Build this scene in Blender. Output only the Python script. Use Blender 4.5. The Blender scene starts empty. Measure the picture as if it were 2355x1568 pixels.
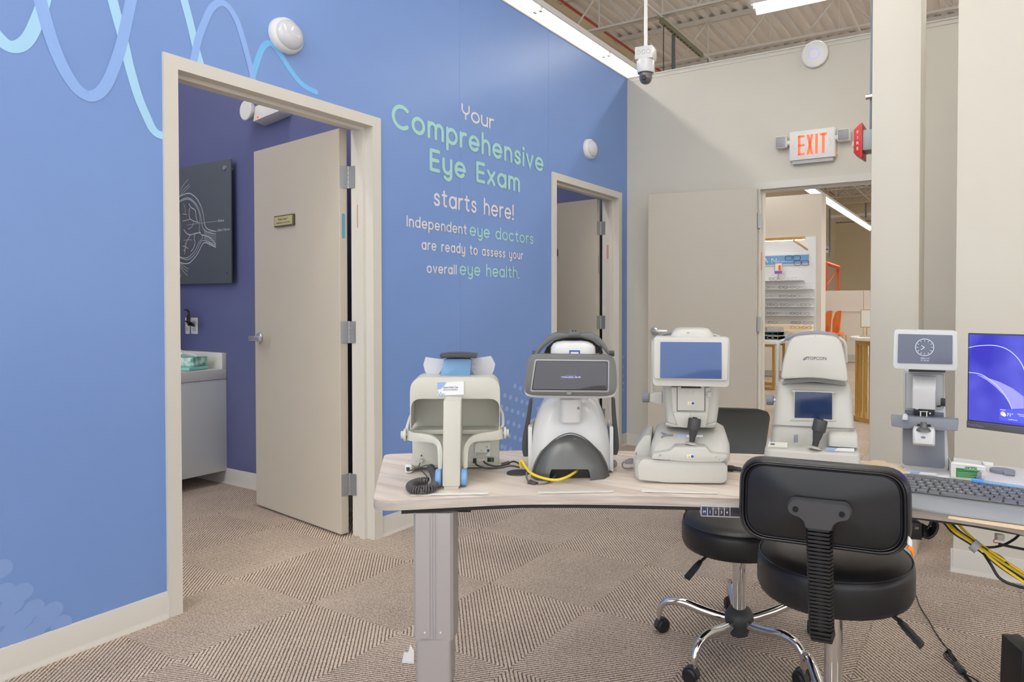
import bpy, bmesh, math, random
from mathutils import Vector, Matrix
random.seed(7)
C = bpy.context.scene.collection
PI = math.pi
# ------------------------------------------------------------------ camera
CAM = Vector((2.7987, -5.1201, 1.2126)); YAW, PIT, ROL = -0.5013, -0.0165, 0.0017
F, SX, SY, W, H = 1532.6, 262.6, -54.5, 2355, 1568
fw = Vector((math.sin(YAW)*math.cos(PIT), math.cos(YAW)*math.cos(PIT), math.sin(PIT)))
rt = Vector((math.cos(YAW), -math.sin(YAW), 0)); up0 = rt.cross(fw)
r2 = rt*math.cos(ROL)+up0*math.sin(ROL); u2 = -rt*math.sin(ROL)+up0*math.cos(ROL)
fh = Vector((math.sin(YAW), math.cos(YAW), 0))
cd = bpy.data.cameras.new('camera'); cam = bpy.data.objects.new('camera', cd); C.objects.link(cam)
cd.sensor_width = 36; cd.sensor_fit = 'HORIZONTAL'; cd.lens = 36*F/W
cd.shift_x = -SX/W; cd.shift_y = SY/W; cd.clip_start = 0.05; cd.clip_end = 200
m3 = Matrix((r2, u2, -fw)).transposed(); cam.matrix_world = Matrix.Translation(CAM) @ m3.to_4x4()
bpy.context.scene.camera = cam
# ------------------------------------------------------------------ world, light, exposure
wd = bpy.data.worlds.new('world'); bpy.context.scene.world = wd; wd.use_nodes = True
wd.node_tree.nodes['Background'].inputs[0].default_value = (0.975, 0.985, 1.0, 1)
wd.node_tree.nodes['Background'].inputs[1].default_value = 2.3
TUBE = 44.0          # emission of the fluorescent tubes
vs = bpy.context.scene.view_settings
vs.view_transform = 'Standard'; vs.look = 'None'; vs.gamma = 1; vs.use_curve_mapping = False
vs.exposure = -0.27

def ray(px, py): return fw + r2*((px-W/2-SX)/F) + u2*((H/2+SY-py)/F)
def at(px, py, ax, v):
    d = ray(px, py); i = 'xyz'.index(ax); return CAM + d*((v-CAM[i])/d[i])
def dep(px, py, z): return CAM + ray(px, py)*z
# ------------------------------------------------------------------ materials
def lin(c):
    return tuple(((v/255)/12.92 if v/255 <= 0.04045 else ((v/255+0.055)/1.055)**2.4) for v in c)+(1,)
MATS = {}
def mat(name, rgb, rough=0.5, metal=0, bump=0, bscale=200, var=0.0, emis=0, spec=0.5, alpha=1, trans=0, coat=0):
    if name in MATS: return MATS[name]
    m = bpy.data.materials.new(name); m.use_nodes = True; nt = m.node_tree; b = nt.nodes['Principled BSDF']
    b.inputs['Base Color'].default_value = lin(rgb); b.inputs['Roughness'].default_value = rough
    b.inputs['Metallic'].default_value = metal; b.inputs['Specular IOR Level'].default_value = spec
    b.inputs['Alpha'].default_value = alpha; b.inputs['Transmission Weight'].default_value = trans
    b.inputs['Coat Weight'].default_value = coat
    if emis:
        b.inputs['Emission Color'].default_value = lin(rgb); b.inputs['Emission Strength'].default_value = emis
    tc = nt.nodes.new('ShaderNodeTexCoord')
    if bump:
        n = nt.nodes.new('ShaderNodeTexNoise'); n.inputs['Scale'].default_value = bscale; n.inputs['Detail'].default_value = 3
        bp = nt.nodes.new('ShaderNodeBump'); bp.inputs['Strength'].default_value = bump; bp.inputs['Distance'].default_value = 0.002
        nt.links.new(tc.outputs['Object'], n.inputs['Vector']); nt.links.new(n.outputs['Fac'], bp.inputs['Height'])
        nt.links.new(bp.outputs['Normal'], b.inputs['Normal'])
    if var:
        n = nt.nodes.new('ShaderNodeTexNoise'); n.inputs['Scale'].default_value = 2.5; n.inputs['Detail'].default_value = 4
        r = nt.nodes.new('ShaderNodeMixRGB'); r.blend_type = 'MULTIPLY'; r.inputs[1].default_value = lin(rgb)
        cr = nt.nodes.new('ShaderNodeMapRange'); cr.inputs[3].default_value = 1-var; cr.inputs[4].default_value = 1+var
        nt.links.new(tc.outputs['Object'], n.inputs['Vector']); nt.links.new(n.outputs['Fac'], cr.inputs[0])
        cb = nt.nodes.new('ShaderNodeCombineColor')
        for i in range(3): nt.links.new(cr.outputs[0], cb.inputs[i])
        r.inputs[0].default_value = 1; nt.links.new(cb.outputs[0], r.inputs[2]); nt.links.new(r.outputs[0], b.inputs['Base Color'])
    MATS[name] = m; return m

def node(nt, t, **k):
    n = nt.nodes.new(t)
    for a, v in k.items(): setattr(n, a, v)
    return n
def math_n(nt, op, a, b=None, c=None):
    n = node(nt, 'ShaderNodeMath', operation=op)
    for i, v in enumerate((a, b, c)):
        if v is None: continue
        if isinstance(v, (int, float)): n.inputs[i].default_value = v
        else: nt.links.new(v, n.inputs[i])
    return n.outputs[0]
def ramp(nt, fac, stops):
    n = node(nt, 'ShaderNodeValToRGB'); e = n.color_ramp.elements
    while len(e) > 1: e.remove(e[0])
    e[0].position = stops[0][0]; e[0].color = lin(stops[0][1])
    for p, c in stops[1:]:
        q = e.new(p); q.color = lin(c)
    nt.links.new(fac, n.inputs[0]); return n.outputs[0]

def carpet_mat():
    m = bpy.data.materials.new('carpet'); m.use_nodes = True; nt = m.node_tree; b = nt.nodes['Principled BSDF']; L = nt.links
    tc = node(nt, 'ShaderNodeTexCoord'); sp = node(nt, 'ShaderNodeSeparateXYZ'); L.new(tc.outputs['Object'], sp.inputs[0])
    s = math_n(nt, 'ADD', sp.outputs[0], sp.outputs[1])
    n1 = node(nt, 'ShaderNodeTexNoise'); n1.inputs['Scale'].default_value = 170; n1.inputs['Detail'].default_value = 2
    L.new(tc.outputs['Object'], n1.inputs['Vector'])
    wob = math_n(nt, 'MULTIPLY', math_n(nt, 'SUBTRACT', n1.outputs['Fac'], 0.5), 0.011)
    s2 = math_n(nt, 'MULTIPLY', math_n(nt, 'ADD', s, wob), 28/0.508)
    fr = math_n(nt, 'FRACT', math_n(nt, 'ADD', s2, 1000.5))
    tri = math_n(nt, 'ABSOLUTE', math_n(nt, 'SUBTRACT', fr, 0.5))       # 0 at groove centre
    groove = node(nt, 'ShaderNodeMapRange'); groove.interpolation_type = 'SMOOTHSTEP'
    groove.inputs[1].default_value = 0.05; groove.inputs[2].default_value = 0.25; L.new(tri, groove.inputs[0])
    n2 = node(nt, 'ShaderNodeTexNoise'); n2.inputs['Scale'].default_value = 190; n2.inputs['Detail'].default_value = 5; n2.inputs['Roughness'].default_value = 0.7
    oi = node(nt, 'ShaderNodeObjectInfo'); vv = node(nt, 'ShaderNodeVectorMath', operation='ADD')
    L.new(tc.outputs['Object'], vv.inputs[0]); L.new(oi.outputs['Location'], vv.inputs[1]); L.new(vv.outputs[0], n2.inputs['Vector'])
    pile = ramp(nt, n2.outputs['Fac'], [(0.28, (122, 104, 92)), (0.40, (178, 159, 143)), (0.46, (210, 184, 160)), (0.54, (218, 206, 195)), (0.68, (248, 240, 230))])
    dark = ramp(nt, n2.outputs['Fac'], [(0.3, (70, 59, 52)), (0.7, (136, 118, 104))])
    mx = node(nt, 'ShaderNodeMixRGB'); L.new(groove.outputs[0], mx.inputs[0]); L.new(dark, mx.inputs[1]); L.new(pile, mx.inputs[2])
    n3 = node(nt, 'ShaderNodeTexNoise'); n3.inputs['Scale'].default_value = 3.0; n3.inputs['Detail'].default_value = 3; L.new(vv.outputs[0], n3.inputs['Vector'])
    sh = node(nt, 'ShaderNodeMapRange'); sh.inputs[1].default_value = 0.3; sh.inputs[2].default_value = 0.7; sh.inputs[3].default_value = 0.88; sh.inputs[4].default_value = 1.08; L.new(n3.outputs['Fac'], sh.inputs[0])
    mu = node(nt, 'ShaderNodeVectorMath', operation='SCALE'); L.new(mx.outputs[0], mu.inputs[0]); L.new(sh.outputs[0], mu.inputs['Scale'])
    L.new(mu.outputs[0], b.inputs['Base Color']); b.inputs['Roughness'].default_value = 1; b.inputs['Specular IOR Level'].default_value = 0.1
    bp = node(nt, 'ShaderNodeBump'); bp.inputs['Strength'].default_value = 0.7; bp.inputs['Distance'].default_value = 0.004
    hh = math_n(nt, 'ADD', groove.outputs[0], math_n(nt, 'MULTIPLY', n2.outputs['Fac'], 0.8)); L.new(hh, bp.inputs['Height'])
    L.new(bp.outputs['Normal'], b.inputs['Normal']); return m

def wood_mat(name, a, bcol, c, stretch=(1.2, 14, 14), rot=0.0):
    m = bpy.data.materials.new(name); m.use_nodes = True; nt = m.node_tree; b = nt.nodes['Principled BSDF']; L = nt.links
    tc = node(nt, 'ShaderNodeTexCoord'); mp = node(nt, 'ShaderNodeMapping'); L.new(tc.outputs['Object'], mp.inputs[0])
    mp.inputs['Rotation'].default_value = (0, 0, rot); mp.inputs['Scale'].default_value = stretch
    n = node(nt, 'ShaderNodeTexNoise'); n.inputs['Scale'].default_value = 2.2; n.inputs['Detail'].default_value = 8; n.inputs['Distortion'].default_value = 0.6
    L.new(mp.outputs[0], n.inputs['Vector'])
    col = ramp(nt, n.outputs['Fac'], [(0.3, a), (0.5, bcol), (0.68, c)])
    L.new(col, b.inputs['Base Color']); b.inputs['Roughness'].default_value = 0.45
    return m

M_carpet = carpet_mat()
M_blue = mat('blue_wall_vinyl', (116, 148, 206), 0.34, bump=0.05, bscale=60, var=0.04)
M_dblue = mat('dark_blue_paint', (96, 101, 142), 0.4, var=0.03)
M_beige = mat('beige_paint', (208, 203, 190), 0.6, bump=0.12, bscale=140, var=0.015)
M_frame = mat('door_frame_paint', (212, 208, 199), 0.4)
M_door = mat('door_leaf_paint', (196, 188, 173), 0.45, var=0.01)
M_base = mat('cove_base_vinyl', (205, 200, 192), 0.5)
M_steel = mat('brushed_steel', (205, 205, 203), 0.32, metal=0.8)
M_hinge = mat('hinge_steel', (160, 163, 166), 0.4, metal=0.6)
M_chrome = mat('chrome', (225, 225, 225), 0.07, metal=1)
M_white = mat('white_plastic', (232, 230, 226), 0.35)
M_offw = mat('warm_white_plastic', (204, 203, 192), 0.42)
M_cream = mat('grey_white_plastic', (198, 196, 189), 0.42)
M_pearl = mat('pearl_white_plastic', (212, 212, 212), 0.22)
M_gunm = mat('gunmetal_plastic', (98, 99, 98), 0.30, metal=0.35)
M_dgrey = mat('dark_grey_plastic', (62, 62, 64), 0.5)
M_mgrey = mat('blue_grey_plastic', (128, 132, 142), 0.5)
M_black = mat('black_plastic', (24, 24, 26), 0.45)
M_leather = mat('black_vinyl_upholstery', (22, 23, 28), 0.36, bump=0.07, bscale=420)
M_gold = mat('brass_finish', (196, 160, 88), 0.35, metal=0.5)
M_ltblue = mat('light_blue_plastic', (122, 166, 210), 0.4)
M_trans = mat('translucent_plastic', (228, 228, 234), 0.4, trans=0.25)
M_yellow = mat('yellow_cable', (232, 200, 40), 0.4)
M_red = mat('red_paint', (190, 50, 44), 0.4)
M_print = mat('grey_print', (88, 92, 100), 0.6)
M_deck = mat('ceiling_deck_paint', (234, 232, 230), 0.6)
M_steelw = mat('white_painted_steel', (226, 224, 220), 0.5)
M_store = mat('store_wall_paint', (216, 202, 172), 0.7, var=0.02)
M_storew = mat('store_white_laminate', (228, 222, 214), 0.4)
M_desk = wood_mat('pale_ash_laminate', (206, 188, 172), (228, 214, 200), (238, 226, 214), rot=0.45)
M_deske = wood_mat('ash_edge_band', (160, 148, 138), (190, 180, 170), (208, 200, 192), stretch=(2, 2, 26), rot=0.2)
M_tube = mat('fluorescent_tube', (255, 252, 246), 0.4, emis=TUBE)
M_wave1 = mat('print_light_cyan', (168, 214, 246), 0.4)
M_wave2 = mat('print_periwinkle', (140, 176, 236), 0.4)
M_wave3 = mat('print_sky_blue', (116, 184, 238), 0.4)
M_mint = mat('print_mint', (164, 214, 208), 0.4)
M_ptxt = mat('print_white', (228, 224, 226), 0.4)
M_dot = mat('print_dot', (150, 176, 226), 0.4)
# ------------------------------------------------------------------ geometry
class G:
    def __init__(s): s.v = []; s.f = []
    def add(s, vs, fs):
        o = len(s.v); s.v += [tuple(p) for p in vs]; s.f += [tuple(i+o for i in f) for f in fs]; return s
    def box(s, x0, x1, y0, y1, z0, z1):
        return s.add([(x0,y0,z0),(x1,y0,z0),(x1,y1,z0),(x0,y1,z0),(x0,y0,z1),(x1,y0,z1),(x1,y1,z1),(x0,y1,z1)],
                     [(0,3,2,1),(4,5,6,7),(0,1,5,4),(1,2,6,5),(2,3,7,6),(3,0,4,7)])
    def rings(s, rs, cap0=True, cap1=True, closed=True):
        n = len(rs[0]); vs = [p for r in rs for p in r]; fs = []
        for i in range(len(rs)-1):
            for j in range(n if closed else n-1):
                k = (j+1) % n; fs.append((i*n+j, i*n+k, (i+1)*n+k, (i+1)*n+j))
        if cap0: fs.append(tuple(range(n))[::-1])
        if cap1: fs.append(tuple((len(rs)-1)*n+j for j in range(n)))
        return s.add(vs, fs)
    def tube(s, pts, r, n=10, caps=True):
        pts = [Vector(p) for p in pts]; m = len(pts); rr = r if isinstance(r, (list, tuple)) else [r]*m
        t0 = (pts[1]-pts[0]).normalized(); a = Vector((0,0,1)) if abs(t0.z) < 0.9 else Vector((1,0,0))
        u = t0.cross(a).normalized(); rs = []
        for i in range(m):
            t = (pts[min(i+1,m-1)]-pts[max(i-1,0)]).normalized()
            u = (u - t*u.dot(t)).normalized(); v = t.cross(u)
            rs.append([pts[i]+u*math.cos(2*PI*k/n)*rr[i]+v*math.sin(2*PI*k/n)*rr[i] for k in range(n)])
        return s.rings(rs, caps, caps)
    def lathe(s, prof, n=32, c=(0,0,0), axis='z'):
        rs = []
        for r, h in prof:
            ring = []
            for k in range(n):
                a, b = r*math.cos(2*PI*k/n), r*math.sin(2*PI*k/n)
                p = {'z': (a, b, h), 'y': (a, h, b), 'x': (h, a, b)}[axis]
                ring.append((p[0]+c[0], p[1]+c[1], p[2]+c[2]))
            rs.append(ring)
        return s.rings(rs)
def smooth_path(pts, k=6):
    P = [Vector(p) for p in pts]; P = [P[0]*2-P[1]]+P+[P[-1]*2-P[-2]]; out = []
    for i in range(1, len(P)-2):
        a, b, c, d = P[i-1:i+3]
        for j in range(k):
            t = j/k; out.append(0.5*((2*b)+(c-a)*t+(2*a-5*b+4*c-d)*t*t+(3*b-a-3*c+d)*t**3))
    out.append(P[-2]); return out
def rc(pts, r, n=5):
    """round the corners of a closed 2-D polygon"""
    out = []; m = len(pts)
    for i in range(m):
        p, a, b = Vector(pts[i]), Vector(pts[i-1]), Vector(pts[(i+1) % m])
        rr = r[i] if isinstance(r, (list, tuple)) else r
        da, db = (a-p), (b-p); ra = min(rr, da.length*0.49); rb = min(rr, db.length*0.49)
        A, B = p+da.normalized()*ra, p+db.normalized()*rb
        if rr <= 0: out.append(tuple(p)); continue
        for j in range(n+1):
            t = j/n; q = A*(1-t)**2+p*2*t*(1-t)+B*t*t; out.append(tuple(q))
    return out
def rrect(x0, x1, y0, y1, r, n=5): return rc([(x0,y0),(x1,y0),(x1,y1),(x0,y1)], r, n)
def build(name, g, m, parent=None, bevel=0, seg=2, angle=35, kind=None, label=None, flat=False):
    me = bpy.data.meshes.new(name); me.from_pydata(g.v, [], g.f); me.update()
    bm = bmesh.new(); bm.from_mesh(me)
    bmesh.ops.remove_doubles(bm, verts=bm.verts, dist=1e-6); bmesh.ops.recalc_face_normals(bm, faces=bm.faces)
    if bevel:
        es = [e for e in bm.edges if len(e.link_faces) == 2 and e.calc_face_angle(0) > math.radians(40)]
        if es: bmesh.ops.bevel(bm, geom=es, offset=bevel, segments=seg, affect='EDGES', clamp_overlap=True, profile=0.5)
    bm.to_mesh(me); bm.free()
    if not flat:
        for p in me.polygons: p.use_smooth = True
        me.set_sharp_from_angle(angle=math.radians(angle))
    me.materials.append(m)
    o = bpy.data.objects.new(name, me); C.objects.link(o)
    if parent: o.parent = parent
    if kind: o['kind'] = kind
    if label: o['label'] = label
    return o
def tag(o, label, cat, group=None):
    o['label'] = label; o['category'] = cat
    if group: o['group'] = group
    return o
def thing(name, label, cat, loc=(0,0,0), rz=0, group=None):
    o = bpy.data.objects.new(name, None); C.objects.link(o); o.location = loc; o.rotation_euler = (0,0,rz); o.empty_display_size = 0.1
    return tag(o, label, cat, group)
def struct_root(name):
    o = bpy.data.objects.new(name, None); C.objects.link(o); o['kind'] = 'structure'; return o
def struct(name, g, m, parent=None, **k):
    o = build(name, g, m, parent, **k)
    if not parent: o['kind'] = 'structure'
    return o
def copy_tree(o, parent=None):
    c = o.copy(); C.objects.link(c)
    if parent: c.parent = parent
    for ch in o.children: copy_tree(ch, c)
    return c
def bx(x0, x1, y0, y1, z0, z1): return G().box(x0, x1, y0, y1, z0, z1)
def text_mesh(name, s, size, m, parent, M, label=None, sx=1, align='CENTER', extrude=0.0002):
    cu = bpy.data.curves.new('t', 'FONT'); cu.body = s; cu.size = size; cu.align_x = align; cu.align_y = 'CENTER'; cu.extrude = extrude; cu.resolution_u = 3
    t = bpy.data.objects.new('t', cu); me = bpy.data.meshes.new_from_object(t); bpy.data.objects.remove(t)
    me.transform(M @ Matrix.Diagonal((sx, 1, 1, 1))); me.name = name; me.materials.clear(); me.materials.append(m)
    o = bpy.data.objects.new(name, me); C.objects.link(o); o.parent = parent
    if label: o['label'] = label
    return o
RX90 = Matrix.Rotation(PI/2, 4, 'X')
# devices stand in a frame turned like the person who works at the table: x right, y away, z up
class Dev:
    def __init__(s, name, label, cat, px, py, depth, zb, group=None, face=0.0, extra=0.0):
        s.al = math.atan((px-W/2-SX)/F)*face+extra; s.Z = zb
        s.n = Vector((math.sin(YAW+s.al), math.cos(YAW+s.al), 0)); s.x = Vector((s.n.y, -s.n.x, 0))
        s.k = ray(px, H/2+SY).dot(s.n)
        s.o = CAM+ray(px, H/2+SY)*depth; s.o.z = zb
        s.root = thing(name, label, cat, s.o, -YAW-s.al, group)
    def loc(s, P): q = P-s.o; return Vector((q.dot(s.x), q.dot(s.n), q.z))
    def L(s, px, py, z):
        d = ray(px, py); return s.loc(CAM+d*(z*s.k/d.dot(s.n)))
    def slab(s, name, pts, z0, z1, m, bev=0, parent=None, taper=1.0, label=None, seg=2, tilt=0, kind=None):
        a = [s.L(x, y, z0) for x, y in pts]
        if tilt:
            zm = sum(p.z for p in a)/len(a)
            for p in a: p.y += (p.z-zm)*tilt
        c = sum(a, Vector())/len(a); dz = z1-z0
        b = [Vector((c.x+(p.x-c.x)*taper, p.y+dz, c.z+(p.z-c.z)*taper)) for p in a]
        return build(name, G().rings([a, b]), m, parent or s.root, bevel=bev, seg=seg, label=label, kind=kind)
    def loft(s, name, rs, m, parent=None, n=5, bev=0, label=None, angle=40):
        rings = []
        for py, xl, xr, zf, zb, r in rs:
            a, b = s.L(xl, py, zf), s.L(xr, py, zf)
            rings.append([(x, y, a.z) for x, y in rrect(a.x, b.x, a.y, a.y+(zb-zf), r, n)])
        return build(name, G().rings(rings), m, parent or s.root, bevel=bev, label=label, angle=angle)
    def tube(s, name, pts, r, m, parent=None, n=10, k=5, label=None, smooth=True):
        p = [s.L(*q) for q in pts]
        if smooth and len(p) > 2: p = smooth_path(p, k)
        if isinstance(r, (list, tuple)):
            kk = len(p)-1; r = [r[min(int(i*(len(r)-1)/kk), len(r)-2)]+((i*(len(r)-1)/kk)%1)*(r[min(int(i*(len(r)-1)/kk)+1, len(r)-1)]-r[min(int(i*(len(r)-1)/kk), len(r)-2)]) for i in range(len(p))]
        return build(name, G().tube(p, r, n), m, parent or s.root, label=label)
    def text(s, name, t, px, py, z, h, m, parent=None, sx=1, label=None, align='CENTER'):
        p = s.L(px, py, z); return text_mesh(name, t, h*z/F*1.35, m, parent or s.root, Matrix.Translation(p) @ RX90, label, sx, align)
    def disc(s, name, px, py, z, rpx, t, m, parent=None, n=24, label=None, bev=0, squash=1):
        c = s.L(px, py, z); r = rpx*z/F
        g = G().rings([[(c.x+r*math.cos(2*PI*k/n), c.y+dy, c.z+squash*r*math.sin(2*PI*k/n)) for k in range(n)] for dy in (0, t)])
        return build(name, g, m, parent or s.root, bevel=bev, label=label)
# ================================================================== setting
HW, HT = 3.194, 2.184
TS = 0.508
floor = struct('floor', bx(-9, 24, -9, 28, -0.06, -0.008), M_carpet)
tile_me = None
ix0, iy0 = 0.885-TS*8, -3.37-TS*6
for i in range(17):
    for j in range(21):
        x, y = ix0+TS*(i+0.5), iy0+TS*(j+0.5)
        if x < -2.7 or y > 2.0 or x > 3.9 or y < -5.3 or (x < -0.2 and y > -2.3): continue
        if tile_me is None:
            h = TS/2-0.0004
            g = G().rings([[(-h,-h,-0.008),(h,-h,-0.008),(h,h,-0.008),(-h,h,-0.008)],[(-h,-h,-0.001),(h,-h,-0.001),(h,h,-0.001),(-h,h,-0.001)],
                           [(-h+.0008,-h+.0008,0),(h-.0008,-h+.0008,0),(h-.0008,h-.0008,0),(-h+.0008,h-.0008,0)]])
            t = build('carpet_tile', g, M_carpet, floor, flat=True); tile_me = t.data
        else:
            t = bpy.data.objects.new('carpet_tile', tile_me); C.objects.link(t); t.parent = floor
        t.location = (x, y, 0)
        # concentric corners: stripes run across the diagonal that joins them
        par = (i+j+14) % 2
        t.rotation_euler = (0, 0, (0 if par == 0 else PI/2) + (PI if random.random() < .5 else 0))

def wall_with_gap(name, m, ax, plane, thick, a0, a1, h, gaps):
    """wall with its face on `plane`, running a0..a1 along the other axis"""
    g = G()
    cur = a0
    def seg(p, q, z0, z1):
        if ax == 'x': g.box(plane-thick, plane, p, q, z0, z1)
        else: g.box(p, q, plane, plane+thick, z0, z1)
    for p, q, zt in gaps:
        seg(cur, p, 0, h); seg(p, q, zt, h); cur = q
    seg(cur, a1, 0, h)
    return struct(name, g, m, flat=True)
WL = wall_with_gap('wall_left', M_blue, 'x', 0, 0.142, -8.2, 0.12, HW, [(-3.69, -2.72, 2.15), (-1.11, -0.14, 2.15)])
WB = wall_with_gap('wall_back', M_beige, 'y', 0, 0.12, 0.0, 4.6, HW, [(1.17, 2.145, 2.15)])
struct('wall_right', bx(2.656, 4.6, -1.73, -1.61, 0, 4.3), M_beige, flat=True)
EY = -2.45
struct('wall_exam_room', bx(-3.2, -0.142, EY, EY+0.1, 0, 3.1), M_dblue, flat=True)
struct('wall_exam_far', bx(-3.3, -3.2, -8.2, 0.12, 0, 3.1), M_dblue, flat=True)
struct('wall_exam_second', bx(-3.2, -0.142, 0.0, 0.12, 0, 3.1), M_dblue, flat=True)
# trims on the wall tops
struct('trim_1', bx(-0.115, 0.006, -8.2, 0.126, HW-0.006, HW+0.004), M_frame, flat=True)
struct('trim_2', G().box(0.0, 4.6, -0.006, 0.13, HW-0.004, HW+0.006).box(0.0, 4.6, -0.004, 0.0, HW-0.035, HW-0.031), M_frame, flat=True)
# boxed column and its parts
cA = at(2003, 500, 'y', -1.6).x; cB = at(2115, 500, 'y', -1.6).x
struct('column_casing', bx(cA, cB, -1.6, -1.33, 0, 6.1), M_beige, bevel=0.004)
# the vinyl seam of the mural
struct('trim_3', bx(0, 0.0012, -1.182, -1.1795, 2.2, HW-0.01), M_blue, flat=True)
struct('trim_4', bx(0, 0.0012, -2.09, -2.0875, 0.105, HW-0.01), M_blue, flat=True)
def cove(name, ax, plane, sgn, a0, a1):
    prof = [(0, 0.104), (0.0045, 0.100), (0.0045, 0.022), (0.011, 0.009), (0.017, 0.003), (0.017, 0.0), (0, 0)]
    rs = []
    for a in (a0, a1):
        rs.append([((plane+sgn*p, a, z) if ax == 'x' else (a, plane+sgn*p, z)) for p, z in prof])
    return struct(name, G().rings(rs), M_base, angle=60)
cove('baseboard_left', 'x', 0, 1, -8.2, -3.722); cove('baseboard_left', 'x', 0, 1, -2.686, -1.142); cove('baseboard_left', 'x', 0, 1, -0.111, 0)
cove('baseboard_back', 'y', 0, -1, 0, 1.144); cove('baseboard_back', 'y', 0, -1, 2.17, 4.5)
cove('baseboard_right', 'y', -1.73, -1, 2.645, 4.5); cove('baseboard_right', 'x', 2.656, -1, -1.735, -1.61)
cove('baseboard_exam', 'y', EY, -1, -3.2, -0.142)
# ------------------------------------------------------------------ doors
def door_frame(root, ax, a0, a1, plane, thick, out, hinge_hi, edge=M_frame):
    """hollow steel frame: face 54 mm, rabbet with stop. a0..a1 outer width, out = room side sign"""
    fc = 0.052; pj = 0.012
    # profile across the wall thickness: list of (depth from room face, inset into opening)
    prof = [(-pj, 0.0), (-pj, fc), (0.03, fc), (0.032, fc+0.016), (0.072, fc+0.016), (0.074, fc), (thick+pj, fc), (thick+pj, 0.0), (0.0, 0.0)]
    prof = [(-pj, 0.0), (-pj, fc), (0.044, fc), (0.046, fc+0.016), (0.082, fc+0.016), (0.084, fc), (thick+pj, fc), (thick+pj, 0.0)]
    def P(a, d, z): return (plane-out*d, a, z) if ax == 'x' else (a, plane-out*d, z)
    for nm, corners in (('door_jamb', 0), ('door_head', 1), ('door_jamb', 2)):
        rs = []
        if corners == 0: rs = [[P(a0+i, d, 0) for d, i in prof], [P(a0+i, d, HT-i) for d, i in prof]]
        if corners == 1: rs = [[P(a0+i, d, HT-i) for d, i in prof], [P(a1-i, d, HT-i) for d, i in prof]]
        if corners == 2: rs = [[P(a1-i, d, HT-i) for d, i in prof], [P(a1-i, d, 0) for d, i in prof]]
        struct(nm, G().rings(rs), edge, parent=root, angle=30)
def hinge(root, pos, dl, dj, up):
    """butt hinge: pin at pos, leaves along dl (door edge) and dj (jamb)"""
    h = 0.114; p = Vector(pos); g = G()
    for d in (dl, dj):
        d = Vector(d).normalized(); n = Vector((-d.y, d.x, 0))*0.0015
        q = [p+d*0.006-n, p+d*0.045-n, p+d*0.045+n, p+d*0.006+n]
        g.rings([[(v.x, v.y, up-h/2) for v in q], [(v.x, v.y, up+h/2) for v in q]])
        for k, (a, z) in enumerate(((0.018, .04), (0.034, .016), (0.034, -.016), (0.018, -.04))):
            for sd in (1, -1):
                c = p+d*a+n*1.25*sd
                g.rings([[(c.x+d.x*0.0035*math.cos(t), c.y+d.y*0.0035*math.cos(t), up+z+0.0035*math.sin(t)) for t in [2*PI*i/8 for i in range(8)]],
                         [(c.x+n.x*.4*sd+d.x*0.002*math.cos(t), c.y+n.y*.4*sd+d.y*0.002*math.cos(t), up+z+0.002*math.sin(t)) for t in [2*PI*i/8 for i in range(8)]]])
    o = build('hinge', g, M_hinge, root)
    for k in range(5):
        z0 = up-h/2-0.002+k*(h+0.004)/5
        build('hinge_knuckle', G().lathe([(0.0062, z0+0.0006), (0.0066, z0+0.001), (0.0066, z0+(h+0.004)/5-0.001), (0.0062, z0+(h+0.004)/5-0.0006)], 12, (p.x, p.y, 0)), M_hinge, o)
def leaf(root, hx, hy, ang, w=0.914, th=0.044, side=1, mat_=None, lever=1, lat=True):
    """door leaf hinged at (hx,hy), running in direction ang; its thickness goes to `side`"""
    o = bpy.data.objects.new('door_leaf', None)
    g = bx(0, w, 0 if side > 0 else -th, th if side > 0 else 0, 0.012, 2.135)
    o = build('door_leaf', g, mat_ or M_door, root, bevel=0.0015, seg=1); o.location = (hx, hy, 0); o.rotation_euler = (0, 0, ang)
    return o
def lever(leafo, x, yf, sgn, towards, z=1.02, both=None):
    """lever handle on the face y=yf; sgn is the outward direction"""
    g = G().lathe([(0.0, 0), (0.033, 0), (0.033, 0.006), (0.029, 0.011), (0.015, 0.014), (0.013, 0.056), (0.0, 0.056)], 28, (0, 0, 0), 'y')
    g.v = [(x+a, yf+sgn*b, z+c) for a, b, c in g.v]
    path = [(x, yf+sgn*0.060, z), (x+towards*0.04, yf+sgn*0.062, z), (x+towards*0.125, yf+sgn*0.058, z)]
    rs = []
    for i, (a, b, c) in enumerate(path):
        hh, tt = (0.014, 0.009) if i < 2 else (0.012, 0.007)
        rs.append([(a, b-tt, c-hh), (a, b+tt, c-hh), (a, b+tt, c+hh), (a, b-tt, c+hh)])
    g.rings(rs); g.box(x-.013, x+.013, yf+sgn*.055-.008, yf+sgn*.055+.008, z-.013, z+.013)
    build('lever_handle', g, M_steel if towards else M_steel, leafo, bevel=0.0015)
def name_plate(leafo, x0, x1, yf, sgn, z, t1, t2, M):
    a = build('name_plate', bx(x0, x1, min(yf, yf+sgn*0.014), max(yf, yf+sgn*0.014), z-0.032, z+0.032), mat('plate_bronze', (92, 86, 66), 0.4), leafo, bevel=0.002, label='dark-edged brass name plate')
    a['label'] = 'dark-edged brass name plate'
    f = bx(x0+0.007, x1-0.007, min(yf+sgn*.014, yf+sgn*.0148), max(yf+sgn*.014, yf+sgn*.0148), z-0.025, z+0.025)
    g2 = build('plate_face', f, mat('plate_brass', (186, 178, 130), 0.45), leafo)
    text_mesh('plate_text', t1, 0.022, M_dgrey, leafo, Matrix.Translation(((x0+x1)/2, yf+sgn*.0152, z+0.009)) @ M)
    text_mesh('plate_text', t2, 0.010, M_dgrey, leafo, Matrix.Translation(((x0+x1)/2, yf+sgn*.0152, z-0.012)) @ M)
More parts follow.
